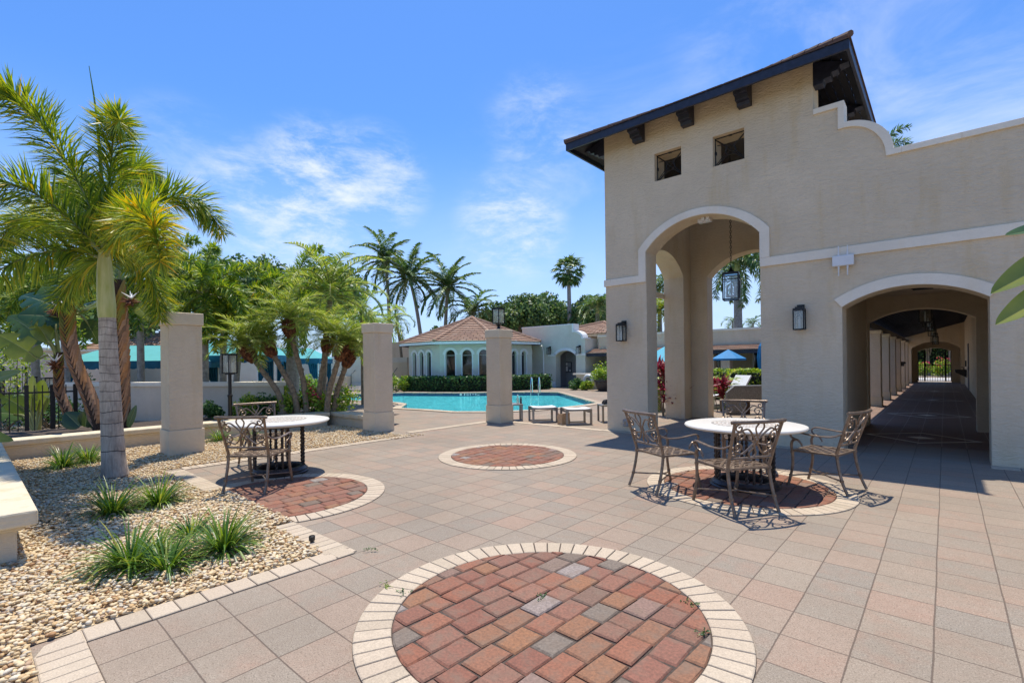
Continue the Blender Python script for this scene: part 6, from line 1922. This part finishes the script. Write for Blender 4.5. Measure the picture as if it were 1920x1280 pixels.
# liriope clumps
def liriope(label, p, seed, n_=90, L=.34, cat='ornamental grass'):
    rg = np.random.default_rng(seed)
    t = thing('liriope_clump', label, cat, (p[0], p[1], 0), 0, 'liriope clumps in the gravel')
    a = rg.uniform(0, 2 * PI, n_); lean = rg.uniform(.42, 1.6, n_); LL = L * rg.uniform(.6, 1.15, n_)
    base = np.stack([np.cos(a) * rg.uniform(0, .07, n_), np.sin(a) * rg.uniform(0, .07, n_), np.zeros(n_)], 1)
    K = 6
    w_ = rg.uniform(.009, .015, n_)
    sd = np.stack([-np.sin(a), np.cos(a), np.zeros(n_)], 1)
    cur = base.copy(); rows = []
    for k in range(K):
        f = k / (K - 1)
        ww = (w_ * (1 - f ** 2.2) * (.7 + .6 * min(f * 3, 1)) + .0008)[:, None]
        rows.append(cur - sd * ww * .5); rows.append(cur + sd * ww * .5)
        ang = PI / 2 - lean * (.8 + 1.45 * f ** 1.2)
        cur = cur + np.stack([np.cos(a) * np.cos(ang), np.sin(a) * np.cos(ang), np.sin(ang)], 1) * (LL / (K - 1))[:, None]
        cur[:, 2] = np.maximum(cur[:, 2], .02)
    V = np.stack(rows, 1).reshape(-1, 3)
    q = np.array([[2 * k, 2 * k + 1, 2 * k + 3, 2 * k + 2] for k in range(K - 1)])
    F = (q[None] + (np.arange(n_) * 2 * K)[:, None, None]).reshape(-1, 4)
    np_mesh('blades', V, F, M['lir'], t)
    return t
for k, (px, py, L, n_, lab) in enumerate((
        (245, 1062, .36, 110, 'large liriope clump nearest the camera on the left side of the front group'),
        (312, 1066, .30, 80, 'liriope clump in the front group with the most yellow drooping blades'),
        (358, 1002, .24, 55, 'small liriope clump at the back of the front group'),
        (420, 1030, .36, 110, 'liriope clump on the right of the front group, nearest the paving border'),
        (290, 1040, .26, 60, 'liriope clump tucked between the front pair of clumps'),
        (212, 962, .38, 110, 'liriope clump in the palm shadow left of the middle pair'),
        (298, 946, .36, 105, 'upright liriope clump on the right of the middle pair'),
        (118, 876, .36, 105, 'liriope clump on the left beside the broad stone ledge at the back'),
        (166, 866, .36, 105, 'liriope clump at the back just left of the ringed palm trunk'),
        (412, 826, .34, 80, 'dark liriope clump in the shade beside the lamp post'),
        (470, 822, .30, 60, 'liriope clump in the gravel behind the left table'))):
    p = gp(px, py, .02)
    liriope(lab, p, 200 + k, int(n_ * 2.2), L * 1.16)
# weeds in the joints
for k, (px, py, lab) in enumerate(((724, 1098, 'tiny weed at the upper left edge of the front brick circle'), (756, 1112, 'tiny weed on the cream ring inside the left edge of the front circle'), (1326, 1190, 'tiny weed on the right edge of the front brick circle'), (694, 1031, 'tiny weed at the gravel corner of the paving border'), (1018, 1122, 'flat tiny weed between bricks in the middle of the front circle'), (1292, 1133, 'dry tiny weed at the upper right of the front circle'))):
    rg = np.random.default_rng(230 + k)
    p = gp(px, py, .012)
    t = thing('weed', lab, 'weed', (p.x, p.y, .012), 0, 'weeds in the paving joints')
    n_ = 46
    st = rg.uniform(0, 2 * PI, 6)
    i = rg.integers(0, 6, n_); u = rg.uniform(.1, 1, n_) * .06
    base = np.stack([np.cos(st[i]) * u, np.sin(st[i]) * u, rg.uniform(.002, .014, n_)], 1)
    lv = Leaves(); d = rg.normal(0, 1, (n_, 3)); d[:, 2] = np.abs(d[:, 2]) * .6 + .1
    lv.add(base, d, rg.uniform(.008, .016, n_), .008, rg, .2)
    lv.build('leaves', M['hedge'] if k != 0 else M['foxd'], t)

# ---- broad-leaved bird of paradise plants
def m_broad(name, c0, c1, transl=.3):
    mt, nt = new_mat(name)
    oc = nt.n('ShaderNodeUVMap')
    uv = nt.n('ShaderNodeSeparateXYZ', {0: oc}).node
    rib = nt.n('ShaderNodeTexWave', {'Vector': nt.scale(oc, (0, 1, 0)), 'Scale': 22, 'Distortion': .6, 'Detail': 2}, 1)
    p = nt.pos()
    c = nt.mix(nt.maprange(nt.noise(p, 3, 4), .3, .7), c0, c1)
    c = nt.mix(nt.math('MULTIPLY', rib, .25), c, sc3(c1, 1.35))
    mid = nt.maprange(nt.math('ABSOLUTE', nt.math('SUBTRACT', uv.outputs[0], .5)), .0, .03, 1, 0, True)
    c = nt.mix(nt.math('MULTIPLY', mid, .7), c, (.34, .36, .16))
    b_ = principled(nt, c, .32, 0, nt.bump(rib, .25, .01), .5)
    t_ = nt.n('ShaderNodeBsdfTranslucent', {'Color': nt.mix(.5, c, (.30, .42, .03))})
    nt.out(nt.n('ShaderNodeMixShader', {0: transl, 1: b_, 2: t_}))
    return mt
M['broad'] = m_broad('broad_leaf', (.035, .09, .018), (.10, .17, .03))
M['broad_y'] = m_broad('broad_leaf_yellow', (.11, .16, .022), (.26, .28, .05), .4)
M['broad_d'] = m_broad('broad_leaf_dark', (.012, .045, .018), (.03, .085, .025), .15)
M['sheath'] = m_island('leaf_sheath', [(0, (.42, .19, .075)), (.25, (.55, .26, .10)), (.45, (.40, .22, .13)), (.65, (.58, .34, .19)), (.85, (.24, .13, .07)), (1, (.48, .38, .27))], .75, .4, 40, .3, .3, .4, (.14, .07, .04), 12)
M['bop_core'] = m_plain('fibre_core', (.06, .032, .018), .95, 0, .5, 30)
M['sheath_g'] = m_island('green_sheath', [(0, (.20, .22, .04)), (.5, (.30, .24, .04)), (1, (.34, .15, .03))], .55, .2, 40, .2)

def broad_leaf(base, tip, w_, rg, sag=.15, fold=.25, splits=3, up_=(0, 0, 1)):
    """one paddle leaf: returns mesh builder with uv per vertex"""
    base, tip = Vector(base), Vector(tip)
    n_ = 22
    ax = tip - base; L = ax.length; ax.normalize()
    sd = ax.cross(Vector(up_)); sd = sd.normalized() if sd.length > 1e-4 else ax.orthogonal().normalized()
    nr_ = sd.cross(ax)
    V, F, UV = [], [], []
    cut = sorted(rg.uniform(.2, .9) for _ in range(splits))
    for side in (-1, 1):
        o = len(V)
        tears = [c + rg.uniform(-.04, .04) for c in cut]
        shift = 0.0
        for i in range(n_ + 1):
            u = i / n_
            c = base + ax * (L * u) + Vector((0, 0, -sag * L * (u ** 2))) + nr_ * 0
            hw = w_ * .5 * (math.sin(PI * min(1, .06 + u * .94)) ** .62) * (1 - .25 * u)
            if any(abs(u - t_) < .022 for t_ in tears): hw *= .35
            shift = rg.uniform(-.02, .02) if any(abs(u - t_) < .06 for t_ in tears) else shift * .5
            for j, v in enumerate((0, .5, 1)):
                q = c + sd * side * hw * v + nr_ * (hw * (fold * v - .22 * v * v + shift * v))
                V.append(q); UV.append((.5 + side * v * .5, u))
        for i in range(n_):
            for j in range(2):
                F.append((o + i * 3 + j, o + i * 3 + j + 1, o + (i + 1) * 3 + j + 1, o + (i + 1) * 3 + j))
    return V, F, UV
def leaf_obj(parent, iv_, base, tip, w_, rg, mt, **k):
    if 'up_' not in k:
        k['up_'] = tuple(-fw * rg.uniform(.5, 1.0) + rt0 * rg.uniform(-.4, .4) + Vector((0, 0, .55)))
    V, F, UV = broad_leaf(base, tip, w_, rg, **k)
    me = bpy.data.meshes.new('leaf')
    me.from_pydata([tuple(v + iv_) for v in V], [], F)
    uvl = me.uv_layers.new(name='UVMap')
    for lp in me.loops: uvl.data[lp.index].uv = UV[lp.vertex_index]
    me.materials.append(mt)
    me.polygons.foreach_set('use_smooth', [True] * len(me.polygons))
    me.update()
    return link(bpy.data.objects.new('leaf', me), parent)
def bird_plant(label, pth, r0, r1, leaves, seed, chev=22, flowers=()):
    """pth: trunk centreline points; leaves: (petiole end, tip, width, material)"""
    rg = random.Random(seed)
    base = Vector(pth[0]); iv_ = Vector((-base.x, -base.y, 0))
    t = thing('bird_of_paradise', label, 'plant', (base.x, base.y, 0), 0, 'giant bird of paradise plants')
    P = catmull([Vector(p) + iv_ for p in pth], 26)
    b = MB(); b.tube(P, list(np.linspace(r0 * .8, r1 * .6, 26)), 10); b.build('trunk', M['bop_core'], t, smooth=True)
    b, bg_ = MB(), MB()
    sd = rt0
    for k in range(chev):
        u = k / chev
        i = min(int(u * 22), 22)
        for side in (-1, 1):
            c0 = P[i] - sd * side * r0 * .12 - fw * (r0 * .62)
            j = min(i + 5, 25)
            c1 = P[(i + j) // 2] + sd * side * (r0 + (r1 - r0) * u) * .62 - fw * (r0 * .5)
            c2 = P[j] + sd * side * (r0 + (r1 - r0) * u) * .92 - fw * (r0 * .1)
            bb_ = bg_ if u > .72 else b
            bb_.tube([c0, c0.lerp(c1, .5) + Vector((0, 0, -.01)), c1, c2], [.012, r0 * .24, r0 * .26, r0 * .14], 6, flat=.5)
    b.build('leaf_sheaths', M['sheath'], t); bg_.build('green_sheaths', M['sheath_g'], t)
    top = P[-1]
    for pe, tip, w_, mt in leaves:
        pe_, tip_ = Vector(pe), Vector(tip)
        st = P[22] - iv_
        lf = leaf_obj(t, iv_, pe_, tip_, w_, rg, M[mt], sag=rg.uniform(.08, .22))
        b = MB(); b.tube(catmull([st + iv_, st.lerp(pe_, .55) + Vector((0, 0, .1)) + iv_, pe_ + iv_, pe_.lerp(tip_, .25) + iv_], 12), list(np.linspace(.034, .012, 12)), 6); b.build('petiole', M['rachis'], lf)
    for c in flowers:
        b = MB()
        for q in range(34):
            d = Vector((rg.gauss(0, 1), rg.gauss(0, 1), rg.gauss(0, .8))).normalized()
            b.tube([Vector(c) + iv_, Vector(c) + iv_ + d * rg.uniform(.1, .2)], [.03, .004], 4)
        b.build('dry_bract', M['boot'], t)
        b = MB()
        for q in range(5):
            d = Vector((rg.gauss(0, .6), rg.gauss(0, .6), 1)).normalized()
            b.tube([Vector(c) + iv_ + Vector((0, 0, .08)), Vector(c) + iv_ + d * .22 + Vector((0, 0, .05))], [.02, .004], 4)
        b.build('white_flower', M['white'], t)
    return t
D1 = 9.9
bird_plant('bird of paradise with an orange chevron trunk leaning left of the ringed palm', [at(188, 805, D1), at(170, 745, D1), at(143, 680, D1), at(130, 620, D1), at(132, 570, D1)], .15, .16,
           [(at(140, 575, D1), at(128, 505, D1 - .3), .6, 'broad_y'), (at(148, 575, D1), at(184, 512, D1 - .5), .6, 'broad_y'), (at(118, 585, D1), at(40, 535, D1 + .2), .75, 'broad_d'), (at(118, 595, D1), at(32, 585, D1 - .3), .6, 'broad_d'), (at(120, 590, D1 + .1), at(78, 530, D1 + .3), .7, 'broad'), (at(150, 585, D1), at(190, 565, D1 - .2), .5, 'broad_y'),
            (at(150, 575, D1 + .2), at(185, 560, D1 + .6), .5, 'broad'), (at(120, 560, D1 + .3), at(80, 520, D1 + .9), .6, 'broad_d'), (at(160, 600, D1 + .2), at(185, 640, D1 + .5), .4, 'broad_d')], 1, 24, (at(107, 585, D1 - .1), at(122, 578, D1)))
D2 = 10.1
bird_plant('bird of paradise with a tall chevron trunk right behind the ringed palm', [at(232, 805, D2), at(232, 740, D2), at(231, 660, D2), at(228, 590, D2), at(222, 525, D2)], .155, .15,
           [(at(225, 505, D2), at(250, 440, D2 + .4), .5, 'broad'), (at(215, 520, D2), at(170, 470, D2 + .6), .55, 'broad_y'), (at(240, 560, D2), at(282, 590, D2 - .1), .3, 'broad_y'), (at(235, 520, D2 + .2), at(290, 490, D2 + .8), .5, 'broad')], 2, 24, (at(246, 566, D2 - .1),))
D3 = 10.3
bird_plant('bird of paradise with a dark short trunk and one long paddle leaf, by the fence', [at(140, 808, D3), at(128, 770, D3), at(114, 735, D3), at(112, 700, D3), at(112, 660, D3)], .11, .11,
           [(at(72, 672, D3 - .2), at(-5, 618, D3 - .5), .6, 'broad_y'), (at(84, 640, D3), at(15, 575, D3 + .2), .6, 'broad'), (at(92, 640, D3 - .1), at(62, 590, D3 - .2), .4, 'broad_y'), (at(100, 620, D3), at(70, 540, D3 + .3), .5, 'broad'), (at(105, 615, D3), at(108, 530, D3 + .4), .5, 'broad_d')], 3, 14, (at(104, 685, D3 - .1),))
D4 = 10.0
for lab, x, y, lv_ in (('young broad-leaved plant at the foot of the chevron trunks', 160, 806, [((150, 800), (122, 772), .42, 'broad_d'), ((160, 800), (163, 768), .42, 'broad_d'), ((170, 802), (178, 775), .35, 'broad_d')]),
                       ('single broad leaf leaning right at the foot of the tall chevron trunk', 236, 806, [((240, 800), (256, 758), .24, 'broad_d')])):
    p = at(x, y, D4)
    t = thing('seedling_plant', lab, 'plant', (p.x, p.y, .2)); rg = random.Random(x)
    for a, c, w_, mt in lv_:
        leaf_obj(t, Vector((-p.x, -p.y, -.2)), at(*a, D4 - .1), at(*c, D4 - .15), w_, rg, M[mt], sag=.02, splits=0)
D5 = 11.2
p = gz(70, 800, D5)
t = thing('banana_plant', 'light green banana plant with upright leaves behind the black fence', 'plant', tuple(p)); rg = random.Random(9)
for a, c, w_, mt in (((60, 770), (62, 690), .5, 'broad_y'), ((72, 770), (82, 700), .5, 'broad_y'), ((50, 770), (5, 735), .5, 'broad'), ((45, 780), (-20, 765), .5, 'broad'), ((78, 775), (105, 705), .45, 'broad_y')):
    leaf_obj(t, -p, at(*a, D5), at(*c, D5 - .2), w_, rg, M[mt], splits=1)
    b = MB(); b.tube(catmull([Vector((0, 0, 0)), (at(*a, D5) - p) * .5, at(*a, D5) - p, at(*a, D5).lerp(at(*c, D5 - .2), .3) - p], 8), list(np.linspace(.06, .015, 8)), 6); b.build('petiole', M['rachis'], t)
# leaves reaching in over the ledge from beyond the left edge
p = at(-190, 800, 5.6); p.z = .42
t = thing('ledge_plant', 'plant behind the stone ledge whose yellowed leaf tips poke in at the left edge', 'plant', tuple(p)); rg = random.Random(12)
for a, c, w_, mt in (((-110, 800), (26, 822), .22, 'broad_y'), ((-120, 745), (42, 690), .30, 'broad_y'), ((-110, 720), (10, 742), .2, 'broad_y')):
    A, Cc = at(*a, 5.6), at(*c, 5.6)
    leaf_obj(t, -p, A, Cc, w_, rg, M[mt], splits=1, sag=.03)
    b = MB(); b.tube(catmull([Vector((0, 0, 0)), (A - p) * .6 + Vector((0, 0, .1)), A - p, A.lerp(Cc, .3) - p], 8), list(np.linspace(.03, .008, 8)), 6); b.build('petiole', M['rachis'], t)
p = at(2060, 760, 2.9); p.z = 0
t = thing('banana_plant', 'plant beyond the right edge whose broad leaves reach in front of the wall', 'plant', tuple(p)); rg = random.Random(14)
for a, c, w_, mt, fold in (((2030, 462), (1857, 546), .20, 'broad_y', .7), ((2030, 520), (1866, 604), .19, 'broad_y', .7), ((2030, 415), (1884, 437), .12, 'broad', .5)):
    A, Cc = at(*a, 2.9), at(*c, 2.75)
    leaf_obj(t, -p, A, Cc, w_, rg, M[mt], splits=0, sag=.02, fold=fold, up_=(.35, -.6, .7))
    b = MB(); b.tube(catmull([Vector((0, 0, 0)), Vector((0, 0, .9)), A - p, A.lerp(Cc, .3) - p], 10), list(np.linspace(.05, .008, 10)), 6); b.build('petiole', M['rachis'], t)
# red cordylines seen through the tower openings
for k, (px, py, d, h_, lab) in enumerate(((1246, 770, 13.4, 1.55, 'tall red-leaved cordyline seen through the narrow tower opening'), (1258, 775, 13.0, .8, 'low dark red cordyline with thin stems in the narrow tower opening'), (1350, 770, 14.5, .9, 'red cordyline beside the granite counter'))):
    rg = np.random.default_rng(250 + k)
    p = gz(px, py, d)
    t = thing('cordyline', lab, 'plant', tuple(p))
    lv = Leaves(); b = MB()
    for q in range(5):
        x, y = rg.uniform(-.25, .25, 2); z = h_ * rg.uniform(.5, .95)
        b.tube([(x * .4, y * .4, 0), (x, y, z)], .014, 5)
        n_ = 26
        a = rg.uniform(0, 2 * PI, n_); e = rg.uniform(-.2, 1.4, n_)
        d_ = np.stack([np.cos(a) * np.cos(e), np.sin(a) * np.cos(e), np.sin(e)], 1)
        lv.add(np.repeat(np.array([[x, y, z]]), n_, 0) + rg.normal(0, .05, (n_, 3)), d_, rg.uniform(.22, .36, n_), .075, rg, .4)
    lv.build('leaves', M['red'], t); b.build('stems', M['trunk'], t)
for k, (px, py, d, lab) in enumerate(((1236, 700, 15, 'green palm-like shrub beside the tall red cordyline'), (1352, 690, 15.5, 'arching pale green palm shrub at the left edge of the tower arch'))):
    p = gz(px, py, d)
    feather_palm(lab, p, p + Vector((0, 0, .55)), 260 + k, 1.0, 14, 'rob', 'flat', 'trunk', (.06, .05), .32, .035, 30, False, None, (70, 40), 'palm_shrub')
